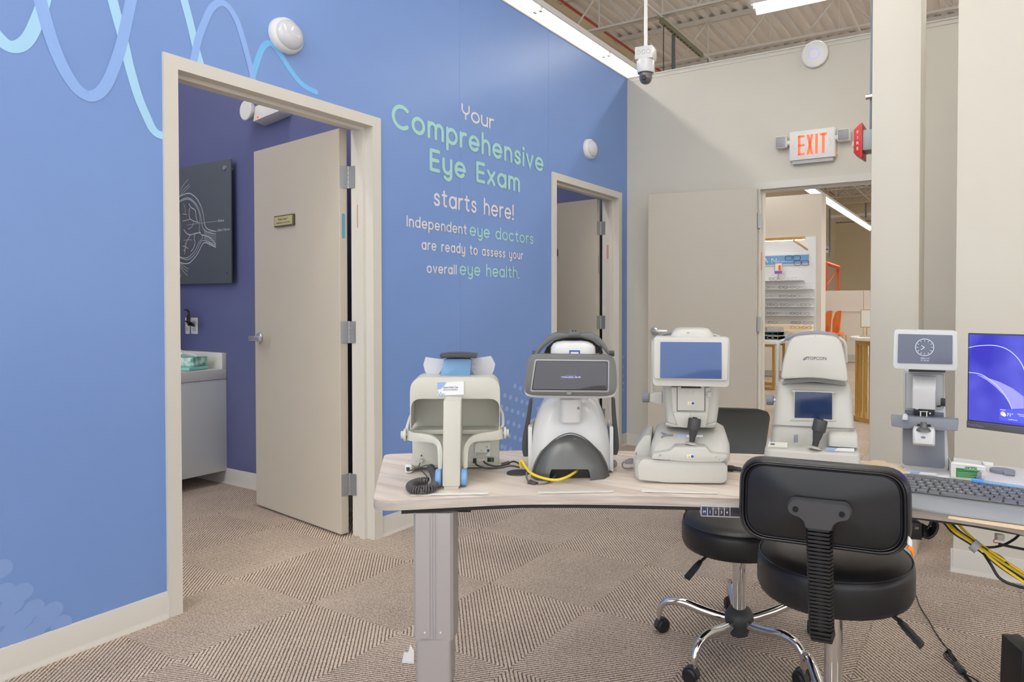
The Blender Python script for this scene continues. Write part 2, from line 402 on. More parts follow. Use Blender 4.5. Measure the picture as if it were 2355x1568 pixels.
# door 1: big opening to the exam room
d1 = struct_root('door_1'); door_frame(d1, 'x', -3.722, -2.686, 0, 0.142, 1, True)
p1 = Vector((-0.182, -2.789)); p2 = Vector((-1.09, -2.676))
ang1 = math.atan2(p2.y-p1.y, p2.x-p1.x)
# visible face is the near one (towards -y): local y points to -Y side when ang ~ pi
l1 = leaf(d1, p1.x, p1.y, ang1, side=-1)
lever(l1, 0.914-0.062, 0.0, 1, -1, 1.02); lever(l1, 0.914-0.062, -0.044, -1, -1, 1.02)
MP = Matrix.Rotation(PI, 4, 'Z') @ RX90
name_plate(l1, 0.44, 0.65, 0.0, 1, 1.695, 'Exam Lane 1', 'INDEPENDENT EYE CARE GROUP', MP)
dd = Vector((math.cos(ang1), math.sin(ang1), 0))
for z in (1.886, 1.074, 0.27):
    hinge(d1, (-0.169, -2.7425, 0), (-0.28, -0.96, 0), (1, 0.0, 0), z)
# jamb side blue latch sticker and fire label
build('edge_label', G().rings([[(xx, -.022+yy, 1.63+zz) for yy, zz in rrect(-0.009, 0.009, -0.065, 0.065, 0.008)] for xx in (-0.0012, 0.0002)]), mat('label_teal', (96, 158, 180), 0.3), l1, label='teal plastic label on the door edge')
build('fire_label', bx(-0.11, -0.08, -2.7385, -2.7375, 1.62, 1.74), mat('label_red_print', (206, 150, 132), 0.5), d1)
# door 2
d2 = struct_root('door_2'); door_frame(d2, 'x', -1.142, -0.111, 0, 0.142, 1, True)
q1 = at(1371, 463, 'z', 2.135)
l2 = leaf(d2, -0.183, -0.209, ang1+0.0, side=-1); l2.rotation_euler.z = ang1
lever(l2, 0.914-0.062, 0.0, 1, -1, 1.02)
name_plate(l2, 0.44, 0.65, 0.0, 1, 1.695, 'Exam Lane 2', 'INDEPENDENT EYE CARE GROUP', MP)
for z in (1.886, 1.074, 0.27):
    hinge(d2, (-0.169, -0.1655, 0), (-0.28, -0.96, 0), (1, 0.0, 0), z)
build('edge_label', bx(-.0012, .0002, -.031, -.013, 1.50, 1.64), M_steel, l2, bevel=0.0004)
build('fire_label', bx(-0.11, -0.08, -0.1635, -0.1625, 1.62, 1.74), mat('label_red_print', (206, 150, 132), 0.5), d2)
# door 3 to the store, leaf folded back against the beige wall
d3 = struct_root('door_3'); door_frame(d3, 'y', 1.144, 2.17, 0, 0.12, -1, True)
a3 = math.atan2(-0.204+0.063, 0.319-1.185)
l3 = leaf(d3, 1.188, -0.062, a3, side=-1, w=0.89)
lever(l3, 0.89-0.062, 0.0, 1, -1, 1.01)
for z in (1.886, 1.074, 0.27): hinge(d3, (1.192, -0.045, 0), (-0.1, 1, 0), (0.25, 0.97, 0), z)
build('edge_label', bx(1.1975, 1.1985, 0.02, 0.045, 1.50, 1.64), mat('label_red_print', (206, 150, 132), 0.5), d3)
build('strike_plate', bx(1.188, 1.189, -0.05, -0.03, 1.45, 1.57), M_steel, d3)

# ------------------------------------------------------------------ mural print
class Pen:
    def __init__(s): s.g = G(); s.k = 0
    def stroke(s, pts, w):
        s.k += 1; X = s.k*0.00006
        P = [Vector(p) for p in pts]; P = [p for i, p in enumerate(P) if i == 0 or (p-P[i-1]).length > 1e-6]
        if len(P) == 1: P.append(P[0]+Vector((1e-4, 0)))
        ws = w if isinstance(w, (list, tuple)) else [w]*len(P)
        n = len(P); Lp = []; Rp = []
        for i in range(n):
            t = (P[min(i+1, n-1)]-P[max(i-1, 0)]).normalized(); nn = Vector((-t.y, t.x))*ws[i]/2
            if 0 < i < n-1:
                a = (P[i]-P[i-1]).normalized(); cs = max(0.5, abs(a.dot(t))); nn /= cs
            Lp.append(P[i]+nn); Rp.append(P[i]-nn)
        t0 = (P[0]-P[1]).normalized(); t1 = (P[-1]-P[-2]).normalized(); poly = list(Lp)
        k = 8
        def cap(c, t, w0, flip):
            b = math.atan2(t.y, t.x); return [c+Vector((math.cos(b+PI/2-PI*j/k), math.sin(b+PI/2-PI*j/k)))*w0/2 for j in range(1, k)]
        c1 = cap(P[-1], t1, ws[-1], 0); c0 = cap(P[0], t0, ws[0], 0)
        vs = [(X, p.x, p.y) for p in Lp]+[(X, p.x, p.y) for p in Rp]
        fs = [(i, i+1, n+i+1, n+i) for i in range(n-1)]
        s.g.add(vs, fs)
        s.g.add([(X-.00003, p.x, p.y) for p in [Lp[-1]]+c1+[Rp[-1]]], [tuple(range(len(c1)+2))])
        s.g.add([(X-.00003, p.x, p.y) for p in [Rp[0]]+c0+[Lp[0]]], [tuple(range(len(c0)+2))])
    def done(s, name, m, parent, off):
        s.g.v = [(off+x, y, z) for x, y, z in s.g.v]
        me = bpy.data.meshes.new(name); me.from_pydata(s.g.v, [], s.g.f); me.materials.append(m)
        o = bpy.data.objects.new(name, me); C.objects.link(o); o.parent = parent; return o
def arc(cx, cy, rx, ry, a0, a1, n=14): return [(cx+rx*math.cos(math.radians(a0+(a1-a0)*i/n)), cy+ry*math.sin(math.radians(a0+(a1-a0)*i/n))) for i in range(n+1)]
K = 1.42
GL = {
 'o': ([arc(.5,.5,.5,.5,0,360,24)], 1.0), 'c': ([arc(.5,.5,.5,.5,48,312,20)], .9),
 'e': ([[(0.02,.5),(1,.5)], arc(.5,.5,.5,.5,0,318,22)], 1.0),
 'a': ([arc(.48,.5,.48,.5,0,360,24), [(.96,1),(.96,0)]], .96), 'd': ([arc(.48,.5,.48,.5,0,360,24), [(.96,1.5),(.96,0)]], .96),
 'p': ([arc(.48,.5,.48,.5,0,360,24), [(0,1),(0,-.5)]], .96),
 'n': ([[(0,1),(0,0)], arc(.4,.58,.4,.42,180,0)+[(.8,0)]], .8), 'h': ([[(0,1.5),(0,0)], arc(.4,.58,.4,.42,180,0)+[(.8,0)]], .8),
 'm': ([[(0,1),(0,0)], arc(.34,.62,.34,.38,180,0)+[(.68,0)], arc(1.02,.62,.34,.38,180,0)+[(1.36,0)]], 1.36),
 'r': ([[(0,1),(0,0)], arc(.42,.55,.42,.45,180,75,8)], .48), 'u': ([[(0,1),(0,.42)]+arc(.4,.42,.4,.42,180,360)+[(.8,.42)], [(.8,1),(.8,0)]], .8),
 's': ([smooth_path([(.66,.8,0),(.5,.96,0),(.28,.98,0),(.08,.82,0),(.12,.6,0),(.36,.5,0),(.6,.4,0),(.66,.2,0),(.48,.03,0),(.22,.02,0),(.04,.18,0)],5)], .68),
 't': ([[(.26,1.36),(.26,.28)]+arc(.5,.28,.24,.26,180,290,8), [(0,1),(.6,1)]], .6), 'i': ([[(0,1),(0,0)], [(0,1.4)]], 0.02),
 'l': ([[(0,1.5),(0,0)]], 0.02), 'v': ([[(0,1),(.4,0.0),(.8,1)]], .8),
 'y': ([[(0,1),(0,.42)]+arc(.4,.42,.4,.42,180,360), [(.8,1),(.8,-.12)]+arc(.42,-.12,.38,.36,0,-140,10)], .8),
 'x': ([[(0,1),(.78,0)], [(.78,1),(0,0)]], .78), 'E': ([[(0,K),(0,0)], [(0,K),(.8,K)], [(0,0),(.8,0)], [(0,.72),(.72,.72)]], .8),
 'C': ([arc(.74,.72,.74,.72,50,310,24)], 1.25), 'I': ([[(0,K),(0,0)]], .02),
 'Y': ([[(0,K),(0,1.0)]+arc(.45,1.0,.45,.45,180,360)+[(.9,K)], [(.45,.55),(.45,0)]], .9), '!': ([[(0,K),(0,.42)], [(0,.0)]], .05), '.': ([[(0,0)]], .05)}
def write(s, y0, y1, base, xh, w, m, name='wall_lettering', g=.17):
    adv = [0.5 if ch == ' ' else GL[ch][1] for ch in s]; X = xh-w; n = len(s)
    gap = g*xh; sx = ((y1-y0)-n*w-(n-1)*gap)/max(sum(adv)*X, 1e-6)
    pen = Pen(); y = y0+w/2
    for ch, a in zip(s, adv):
        if ch != ' ':
            for st in GL[ch][0]:
                pen.stroke([(y+p[0]*X*sx, base+w/2+p[1]*X) for p in st], w*1.25 if len(st) == 1 else w)
        y += a*X*sx+w+gap
    return pen.done(name, m, WL, 0.0016)
write('Your', -2.075, -1.78, 2.337, .068, .0115, M_ptxt)
write('Comprehensive', -2.606, -1.243, 2.160, .100, .0212, M_mint)
write('Eye Exam', -2.335, -1.512, 1.978, .098, .0212, M_mint)
write('starts here!', -2.305, -1.578, 1.785, .076, .0125, M_ptxt)
write('Independent', -2.506, -2.033, 1.645, .046, .0085, M_ptxt)
write('eye doctors', -2.006, -1.362, 1.641, .058, .0105, M_mint)
write('are ready to assess your', -2.398, -1.480, 1.527, .045, .0085, M_ptxt)
write('overall', -2.36, -2.12, 1.399, .043, .0085, M_ptxt)
write('eye health', -2.095, -1.542, 1.398, .058, .0105, M_mint)
write('.', -1.528, -1.519, 1.398, .05, .0085, M_ptxt)
def wave(pts, w0, w1, m, off=0.0012, s=2.6133):
    P = [at(x/s, y/s, 'x', 0) for x, y in pts]
    P = smooth_path([(p.y, p.z, 0) for p in P], 8); n = len(P)
    pen = Pen(); pen.stroke([(p.x, p.y) for p in P], [w0+(w1-w0)*i/(n-1) for i in range(n)]); return pen.done('wave_print', m, WL, off)
wave([(-160,-60),(-60,160),(0,238),(50,276),(95,282),(140,262),(180,215),(215,140),(250,50),(280,-60)], .040, .036, M_wave1)
wave([(225,-60),(270,110),(320,270),(380,410),(450,520),(510,570),(550,578),(600,555),(650,485),(700,360),(740,220),(800,-60)], .038, .036, M_wave2, 0.0015)
wave([(665,-40),(710,130),(740,240),(780,410),(830,580),(880,700),(920,780),(965,812),(1010,808)], .034, .028, M_wave1)
wave([(1095,-40),(1140,130),(1180,300),(1215,420)], .030, .028, M_wave1)
wave([(1150,420),(1190,240),(1230,130),(1270,50),(1320,17),(1370,40),(1420,120),(1460,240),(1490,350),(1520,470)], .028, .024, M_wave2, 0.0015)
wave([(1500,520),(1535,400),(1570,300),(1605,262),(1640,270),(1690,335),(1740,415),(1800,492),(1850,530),(1897,553)], .026, .024, M_wave3)
wave([(1770,545),(1800,533),(1850,536)], .012, .02, mat('print_mid_blue', (110,148,220), .4), 0.001)
def dots(lst, s, ox, oy, r, m=None):
    for i, (x, y) in enumerate(lst):
        p = at(ox+x/s, oy+y/s, 'x', 0); g = G().add([(0.0004+i*0.00005, p.y+r*math.cos(2*PI*k/20), p.z+r*math.sin(2*PI*k/20)) for k in range(20)], [tuple(range(20))])
        build('dot_print', g, m or M_dot, WL)
dots([(1013,525),(1058,545),(931,602),(977,618),(1024,635),(1070,652),(1113,665),(945,713),(991,728),(1038,744),(1082,762),(957,823),(1003,838),(1046,855),
      (967,934),(1013,948),(1056,963),(930,1032),(975,1045),(1199,712),(1240,705),(1168,800),(900,695),(905,1020)], 3.5636, 900, 740, .016)
dots([(10,460),(40,690),(215,690),(120,810),(330,850),(515,870),(30,930),(225,950),(430,970),(140,1050),(600,1000),(340,1070),(70,1130),(240,1160)], 4.262, 0, 1200, .03, mat('print_dot_faint', (130, 160, 214), 0.4))
dots([(44,560),(45,500),(44,620),(44,420),(44,340)], 3.73, 1421, 730, .014)
# ================================================================== strip light fixtures in rows, seen ones and unseen ones added for light
SOCK = None
def strip_light(name, label, axis, c, a0, a1, z, chains=True, tubes=2, group=None):
    ln = a1-a0; mid = (a0+a1)/2
    loc = (c, mid, z) if axis == 'y' else (mid, c, z)
    t = thing(name, label, 'light fixture', loc, PI/2 if axis == 'y' else 0, group)
    # local x along the row
    g = G().rings([[(x, y, zz) for y, zz in [(-.05,.02),(-.12,-.045),(-.117,-.048),(-.046,.01),(.046,.01),(.117,-.048),(.12,-.045),(.05,.02),(.05,.07),(-.05,.07)]] for x in (-ln/2, ln/2)])
    build('reflector', g, mat('reflector_white', (240, 240, 238), .35), t, angle=30)
    n = max(1, round(ln/1.22)); s = ln/n
    for k in range(n):
        x0 = -ln/2+k*s
        for y in ((-.028, .028) if tubes == 2 else (0,)):
            build('tube', G().lathe([(0.0, x0+.03), (.0125, x0+.03), (.0125, x0+s-.03), (0.0, x0+s-.03)], 10, (0, y, -.012), 'x'), M_tube, t)
        for xx in (x0+.012, x0+s-.012):
            for yy in (-.03, .03):
                so = bpy.data.objects.new('socket', SOCK) if SOCK else build('socket', bx(-.01, .01, -.015, .015, -.03, .012), M_white)
                if not SOCK: globals()['SOCK'] = so.data
                else: C.objects.link(so)
                so.parent = t; so.location = (xx, yy, 0)
    if chains:
        for x in (-ln/2+.3, ln/2-.3):
            build('hanger_chain', G().tube([(x, 0, .07), (x, 0, 1.66)], .004, 6), M_steel, t)
    return t
strip_light('strip_light', 'long row of lit white strip lights above the blue wall, running toward the store', 'y', -0.8, -7.5, 19.2, 3.88)
strip_light('strip_light', 'short lit strip light hanging crosswise behind the beige wall top', 'x', 0.62, .92, 4.6, 3.88, group=None)
strip_light('strip_light', 'added fill strip light, unseen above the recess between column and right wall', 'x', -.85, 2.9, 4.3, 3.95)  # unseen fixture added to light the back wall beside the column
strip_light('strip_light', 'added fill strip light, unseen over the middle of the room', 'x', -2.2, 1.0, 2.2, 3.95)  # added out of view to lift the back wall and its open leaf
strip_light('strip_light', 'lit strip light over the desks, out of the picture overhead', 'x', -3.6, .9, 3.7, 3.95)
strip_light('strip_light', 'lit strip light nearest the camera, out of the picture overhead', 'x', -6.3, 1.4, 4.0, 3.95)
for x_, n_ in ((3.2, 'first'), (5.4, 'second'), (7.8, 'third'), (11.2, 'fourth')): strip_light('strip_light', 'unseen strip light row added to brighten the store, %s row behind the column' % n_, 'y', x_, 1.6, 23, 3.88)  # unseen rows added to brighten the store
strip_light('strip_light', 'added fill strip light, unseen overhead beside the near blue wall', 'y', 1.2, -8.0, -4.6, 3.95)  # added out of view to brighten the left end of the blue wall
# ------------------------------------------------------------------ roof
ZT, ZB = 6.19, 5.53
prof = []; x = -9.0
while x < 24:
    prof += [(x, ZT), (x+.085, ZT), (x+.105, ZT+.045), (x+.18, ZT+.045)]; x += .20
g = G().rings([[(a, y, b) for a, b in prof] for y in (-9, 28)], False, False, closed=False)
struct('ceiling', g, M_deck, angle=20)
jo = None
for k in range(-5, 13):
    y = 3.92+1.83*k
    if jo is None:
        jo = thing('roof_joist', 'white open-web roof joist overhead, nearer than the picture shows', 'joist', (0, y, 0), 0, 'parallel white roof joists under the metal deck')
        for nm, z, h in (('bottom_chord', ZB, .04), ('top_chord', ZT-.07, .07)):
            g = bx(-3.38, 23, -.05, -.012, z, z+h).box(-3.38, 23, .012, .05, z, z+h)
            g.box(-3.38, 23, -.05, .05, z+h-.006 if nm[0] == 't' else z, z+h if nm[0] == 't' else z+.006)
            build(nm, g, M_steelw, jo, flat=True)
        g = G(); x = -3.2; i = 0
        while x < 22.5:
            a, b = (ZB+.02, ZT-.03) if i % 2 == 0 else (ZT-.03, ZB+.02)
            g.tube([(x, 0, a), (x+.55, 0, b)], .016, 6); x += .55; i += 1
            if i % 2: g.tube([(x, 0, ZB+.02), (x, 0, ZT-.03)], .013, 5)
        w = build('web', g, M_steelw, jo); w['kind'] = 'stuff'
    else:
        c = copy_tree(jo); c.location.y = y
        if k in (0, 1, 2): c['label'] = ('open-web roof joist whose bright lower chord crosses highest in the picture', 'second open-web roof joist, its lower chord just above the beige wall top', 'third open-web roof joist, its top chord glimpsed over the beige wall')[k]
        elif k > 2: c['label'] = 'pale roof joist deep in the store, seen through the open door'
# bridging bars running across the joists
for n, x in enumerate((-1.55, .95, 3.45, 5.95)):
    o = build('bridging_bar', G().rings([[(x-.018, y, ZB-.03), (x+.018, y, ZB-.03), (x+.018, y, ZB), (x-.018, y, ZB)] for y in (-7, 26)]), M_steelw)
    tag(o, ('white bridging bar under the roof joists, nearest the blue wall', 'white bridging bar crossing the joists above the wireless disc', 'white bridging bar under the roof joists, hidden behind the column', 'white bridging bar under the roof joists, far right out of view')[n], 'bar', 'bridging bars under the joists')
# outer walls of the store
struct('wall_store_left', bx(-3.6, -3.4, -9, 28, 0, 6.3), M_store, flat=True)
struct('wall_store_end', bx(-3.6, 24, 25.8, 26, 0, 6.3), M_store, flat=True)
# slotted channel and conduits in the roof
def bar(name, label, pts, r, m, cat='pipe', n=8):
    o = build(name, G().tube(pts, r, n), m); return tag(o, label, cat)
a = at(1520, 45, 'z', 5.42); b = at(1612, 127, 'z', 5.42)
o = build('strut_channel', bx(a.x-.03, a.x+.03, a.y, b.y, 5.38, 5.45), mat('galvanised_olive', (140, 142, 122), .5, .4)); tag(o, 'olive grey slotted strut channel hung under the roof deck', 'channel')
sl = G()
yy = a.y+.1
while yy < b.y-.1: sl.box(a.x-.012, a.x+.012, yy, yy+.06, 5.377, 5.3801); yy += .12
s_ = build('slot', sl, M_black, o); s_['kind'] = 'stuff'
c0 = at(1549, 80, 'z', 5.4)
bar('vertical_conduit', 'grey conduit dropping from the strut channel behind the beige wall', [(c0.x, c0.y, 5.4), (c0.x, c0.y, 3.0)], .03, mat('conduit_grey', (120, 126, 138), .4, .5))
a = at(1395, 90, 'z', 6.05); b = at(1700, 0, 'z', 6.05)
bar('sprinkler_pipe', 'thin red pipe running along the roof near the store wall', [(-3.1, -2, 5.95), (-3.1, 24, 5.95)], .022, mat('red_pipe', (176, 70, 60), .5))
c0 = at(1900, 20, 'y', .62); bar('hanger_rod', 'dark chain rising from the crosswise strip light', [(c0.x, .62, 3.96), (c0.x, .62, 6.1)], .006, M_dgrey, 'chain')
c0 = at(1526, 90, 'y', 3.9); bar('hanger_rod', 'dark chain hanging from the roof beside the ceiling camera', [(c0.x, 3.9, 3.3), (c0.x, 3.9, 5.5)], .007, M_dgrey, 'chain')
c0 = at(1628, 140, 'y', 5.7); bar('hanger_rod', 'short dark chain hanging above the middle of the beige wall', [(c0.x, 5.7, 3.5), (c0.x, 5.7, 5.5)], .007, M_dgrey, 'chain')
# ------------------------------------------------------------------ wall fittings
def dome_light(y, z, r, label):
    t = thing('emergency_dome', label, 'dome', (0, y, z))
    build('base_ring', G().lathe([(0, 0), (r, 0), (r*1.0, .012), (r*.97, .026), (r*.86, .036), (0, .036)], 40, (0,0,0), 'x'), M_white, t)
    build('lens', G().lathe([(r*.84, .03), (r*.80, .044), (r*.66, .056), (r*.42, .064), (r*.2, .068), (0, .069)], 40, (0,0,0), 'x'), mat('dome_lens', (206, 208, 214), .15, coat=.5), t)
    return t
dome_light(-3.213, 2.423, .078, 'round white domed wall light above the near blue-wall door')
dome_light(-0.637, 2.45, .078, 'round white domed wall light above the far blue-wall door')
ap = thing('access_point', 'white disc-shaped wireless access point with a glowing blue ring', 'access point', (1.616, 0, 3.11))
build('shell', G().lathe([(0, 0), (.080, 0), (.098, -.008), (.101, -.017), (.095, -.027), (.07, -.034), (.03, -.037), (0, -.037)], 48, (0,0,0), 'y'), M_white, ap)
build('status_ring', G().rings([[(R*math.cos(t), yy, R*math.sin(t)) for t in [2*PI*k/40 for k in range(40)]] for R, yy in ((.037, -.0345), (.037, -.0378), (.040, -.0378), (.040, -.0345))], False, False), mat('ring_glow', (120, 132, 255), .4, emis=1.3), ap)
# exit sign with two lamp heads
ex = thing('exit_sign', 'lit white EXIT sign with red letters and two lamp heads', 'exit sign', (1.606, 0, 2.43))
build('housing', bx(-.172, .172, -.045, 0, -.105, .105), M_white, ex, bevel=.006)
build('face_plate', bx(-.168, .168, -.052, -.044, -.108, .11), M_white, ex, bevel=.005)
build('lower_cover', bx(-.15, .155, -.04, 0, -.135, -.104), mat('cover_grey', (190, 188, 184), .5), ex, bevel=.003)
M_exit = mat('exit_red', (255, 96, 58), .5, emis=1.35)
def blocky(chars, x0, w, gap, h, t, yf):
    gg = G()
    for ch in chars:
        if ch == 'E': gg.box(x0, x0+t, yf, yf+.002, -h/2, h/2); [gg.box(x0, x0+w, yf, yf+.002, z, z+t*.85) for z in (-h/2, -t*.45, h/2-t*.85)]; x0 += w+gap
        if ch == 'X':
            for s in (1, -1):
                gg.add([(x0+w/2-s*w/2, yf, -h/2), (x0+w/2-s*w/2+s*t, yf, -h/2), (x0+w/2+s*w/2, yf, h/2), (x0+w/2+s*w/2-s*t, yf, h/2)], [(0,1,2,3)])
            x0 += w+gap
        if ch == 'I': gg.box(x0, x0+t, yf, yf+.002, -h/2, h/2); x0 += t+gap
        if ch == 'T': gg.box(x0, x0+w, yf, yf+.002, h/2-t*.9, h/2); gg.box(x0+w/2-t/2, x0+w/2+t/2, yf, yf+.002, -h/2, h/2); x0 += w+gap
    return gg
build('exit_letters', blocky('EXIT', -.105, .052, .013, .150, .0205, -.0525), M_exit, ex, flat=True)
for s in (1, -1):
    ch = build('direction_chevron', G().tube([(s*.125, -.0522, .03), (s*.145, -.0522, 0), (s*.125, -.0522, -.03)], .0012, 5), mat('mould_grey', (196, 196, 198), .5), ex)
build('led', G().lathe([(0, 0), (.004, 0), (.004, .004), (0, .005)], 8, (.176, -.02, -.08), 'y'), mat('led_red', (255, 60, 60), .4, emis=2), ex)
for s, dz in ((-1, 0), (1, .0)):
    hd = build('lamp_head', bx(-.046, .046, -.07, -.02, -.046, .046), M_white, ex, bevel=.012); hd.location = (s*.232, 0, .04+dz)
    build('lens', bx(-.038, .038, -.0735, -.069, -.038, .038), mat('lens_facet', (150, 146, 150), .2, bump=.9, bscale=90), hd, bevel=.006)
    build('lamp_arm', G().tube([(s*.16, -.03, .03), (s*.20, -.035, .035)], .02, 12), M_white, ex)
# camera hanging from the roof
cc = at(1485, 170, 'y', -1.0)
cm = thing('ceiling_camera', 'white dome security camera hanging on a white pipe', 'security camera', (cc.x, -1.0, 2.79), .15)
build('drop_pipe', G().tube([(0, 0, .17), (0, 0, 3.3)], .0125, 12), M_white, cm)
jb = build('junction_box', bx(-.062, .062, -.05, .05, .115, .2), mat('zinc_white', (206, 206, 204), .45, .2), cm, bevel=.002)
for k in (-1, 0, 1): build('knockout', G().tube([(k*.036+.013*math.cos(t), -.0505, .16+.013*math.sin(t)) for t in [2*PI*i/16 for i in range(17)]], .0012, 4), M_steel, jb)
build('housing', G().lathe([(0, .118), (.058, .118), (.062, .11), (.062, .04), (.058, .028), (0, .028)], 32), M_pearl, cm)
build('dome', G().lathe([(.056, .03), (.046, .022), (.045, 0), (.041, -.018), (.032, -.034), (.018, -.043), (0, -.046)], 32), mat('smoked_dome', (96, 92, 92), .1, coat=.6), cm)
build('lens', G().lathe([(0, 0), (.016, 0), (.018, .004), (.018, .01), (0, .01)], 20, (0, -.048, -.012), 'y'), M_black, cm)
# fire alarm on the far side of the column, its conduit and clamp
fa = thing('fire_strobe', 'red fire alarm strobe on a grey box, side of the beige column', 'fire alarm', (cA, -1.47, 0))
z0 = at(2000, 323, 'y', -1.5).z
build('back_box', bx(-.055, 0, -.055, .055, z0-.052, z0+.052), mat('box_grey', (150, 154, 154), .5, .3), fa, bevel=.002)
g = G().rings([[(-.055, a*.065, z0+b*.088) for a, b in ((-1,-1),(1,-1),(1,1),(-1,1))], [(-.062, a*.065, z0+b*.088) for a, b in ((-1,-1),(1,-1),(1,1),(-1,1))], [(-.1, a*.05, z0+b*.06) for a, b in ((-1,-1),(1,-1),(1,1),(-1,1))]])
hs = build('red_housing', g, M_red, fa, bevel=.003)
build('strobe_lens', bx(-.112, -.1, -.02, .02, z0-.02, z0+.006), mat('clear_lens', (220, 214, 210), .1), fa, bevel=.003)
for i, chh in enumerate('FIRE'):
    text_mesh('fire_text', chh, .022, M_white, fa, Matrix.Translation((-.079, -.0604, z0+.042-.028*i)) @ RX90)
build('conduit', G().tube([(-.016, -.03, z0+.05), (-.016, -.03, 5.5)], .009, 8), mat('conduit_grey', (120, 126, 138), .4, .5), fa)
build('conduit_clamp', G().lathe([(0, -.03), (.014, -.03), (.014, .03), (0, .03)], 12, (-.012, -.04, at(2000, 210, 'y', -1.6).z), 'x'), M_chrome, fa)
# ================================================================== desk
DZ = 0.75
def w2(lst, z=DZ): return [tuple(at(x, y, 'z', z))[:2] for x, y in lst]
back = w2([(884,1044),(1020,1040),(1152,1036),(1300,1035),(1440,1037),(1600,1040),(1752,1044),(1983,1059),(2066,1066)])
front = w2([(2355,1203),(2230,1182),(2105,1166),(1900,1152),(1700,1146),(1560,1142),(1460,1140),(1330,1138),(1200,1138),(1100,1142),(1000,1147),(920,1151),(857,1152)])
outl = back+[(2.80,-3.01),(3.15,-3.08),(3.5,-3.28)]+[(3.62,-3.9),(3.35,-4.02),(3.12,-3.66)]+front
rl = [.03]+[0.1]*(len(outl)-2)+[.035]
outl = rc(outl, rl, 3)
desk = thing('desk', 'long curved pale ash height-adjustable desk carrying the eye instruments', 'desk', (2.1, -3.6, 0))
def loc(p): return (p[0]-2.1, p[1]+3.6)
g = G().rings([[(loc(p)[0], loc(p)[1], DZ) for p in outl], [(loc(p)[0], loc(p)[1], DZ-.0008) for p in outl]])
top = build('desk_top', g, M_desk, desk)
cx = sum(p[0] for p in outl)/len(outl); cy = sum(p[1] for p in outl)/len(outl)
build('edge_band', G().rings([[(loc(p)[0], loc(p)[1], DZ-.0012) for p in outl], [(loc(p)[0], loc(p)[1], DZ-.0235) for p in outl]]), M_deske, desk)
# steel frame below
def offs(pts, d):
    out = []
    for i, p in enumerate(pts):
        a = Vector(pts[max(i-1,0)]); b = Vector(pts[min(i+1,len(pts)-1)]); t = (b-a).normalized(); n = Vector((-t.y, t.x)); out.append((p[0]+n.x*d, p[1]+n.y*d))
    return out
fr = front[3:-1]
r0, r1 = offs(fr, -.02), offs(fr, -.06)
for nm, part in (('frame_rail', (0, len(fr))),):
    g = G(); n = len(fr)
    g.rings([[(loc(r0[i])[0], loc(r0[i])[1], DZ-.038), (loc(r1[i])[0], loc(r1[i])[1], DZ-.038), (loc(r1[i])[0], loc(r1[i])[1], DZ-.0235), (loc(r0[i])[0], loc(r0[i])[1], DZ-.0235)] for i in range(n)])
    build('frame_rail', g, M_black, desk)
fr2 = [front[0], front[1], front[2], front[3]]; r0, r1 = offs(fr2, -.02), offs(fr2, -.05)
build('frame_rail', G().rings([[(loc(r0[i])[0], loc(r0[i])[1], DZ-.034), (loc(r1[i])[0], loc(r1[i])[1], DZ-.034), (loc(r1[i])[0], loc(r1[i])[1], DZ-.0235), (loc(r0[i])[0], loc(r0[i])[1], DZ-.0235)] for i in range(4)]), M_black, desk)
# telescopic legs: frame turned like the devices
M_alu = mat('anodised_leg', (190, 188, 190), .32, metal=.6)
def desk_leg(px, d):
    c = dep(px, 1300, d); th = -YAW
    e = bpy.data.objects.new('leg', None)
    def ring(w, dd, z, r=.012):
        return [(x, y, z) for x, y in rrect(-w/2, w/2, 0, dd, r, 4)]
    L_ = Matrix.Translation((c.x-2.1, c.y+3.6, 0)) @ Matrix.Rotation(th, 4, 'Z')
    def mk(nm, g, m, par, **k):
        g.v = [tuple(L_ @ Vector(p)) for p in g.v]; return build(nm, g, m, par, **k)
    # fluted outer tube
    pr = [(-.0475,0.006),(-.0415,0),(-.008,0),(-.007,.0016),(-.0045,.0016),(-.0035,0),(-.001,0),(0,.0016),(.002,.0016),(.003,0),(.0055,0),(.0065,.0016),(.009,.0016),(.010,0),(.0415,0),(.0475,.006),(.0475,.055),(.0415,.061),(-.0415,.061),(-.0475,.055)]
    o = mk('leg', G().rings([[(x, y, z) for x, y in pr] for z in (.405, DZ-.036)]), M_alu, desk, angle=25)
    mk('inner_tube', G().rings([ring(.086, .05, z) for z in (.30, .41)]), M_alu, o)
    g = G().rings([ring(.078, .042, z) for z in (.02, .32)]); g.v = [(x, y+.004, z) for x, y, z in g.v]; mk('lower_tube', g, mat('leg_dark', (92, 92, 94), .4, .4), o)
    for x in (-.02, .018): mk('screw', G().lathe([(0, 0), (.0022, 0), (.0022, .001), (0, .001)], 8, (x, -.001, .425), 'y'), M_white, o)
    mk('foot', G().rings([[(x, -.30, z) for x, z in ((-.035,0),(.035,0),(.03,.022),(-.03,.022))], [(x, .33, z) for x, z in ((-.035,0),(.035,0),(.03,.022),(-.03,.022))]]), mat('leg_dark', (92, 92, 94), .4, .4), o, bevel=.004)
desk_leg(995.5, 1.605); desk_leg(2720, 1.62)
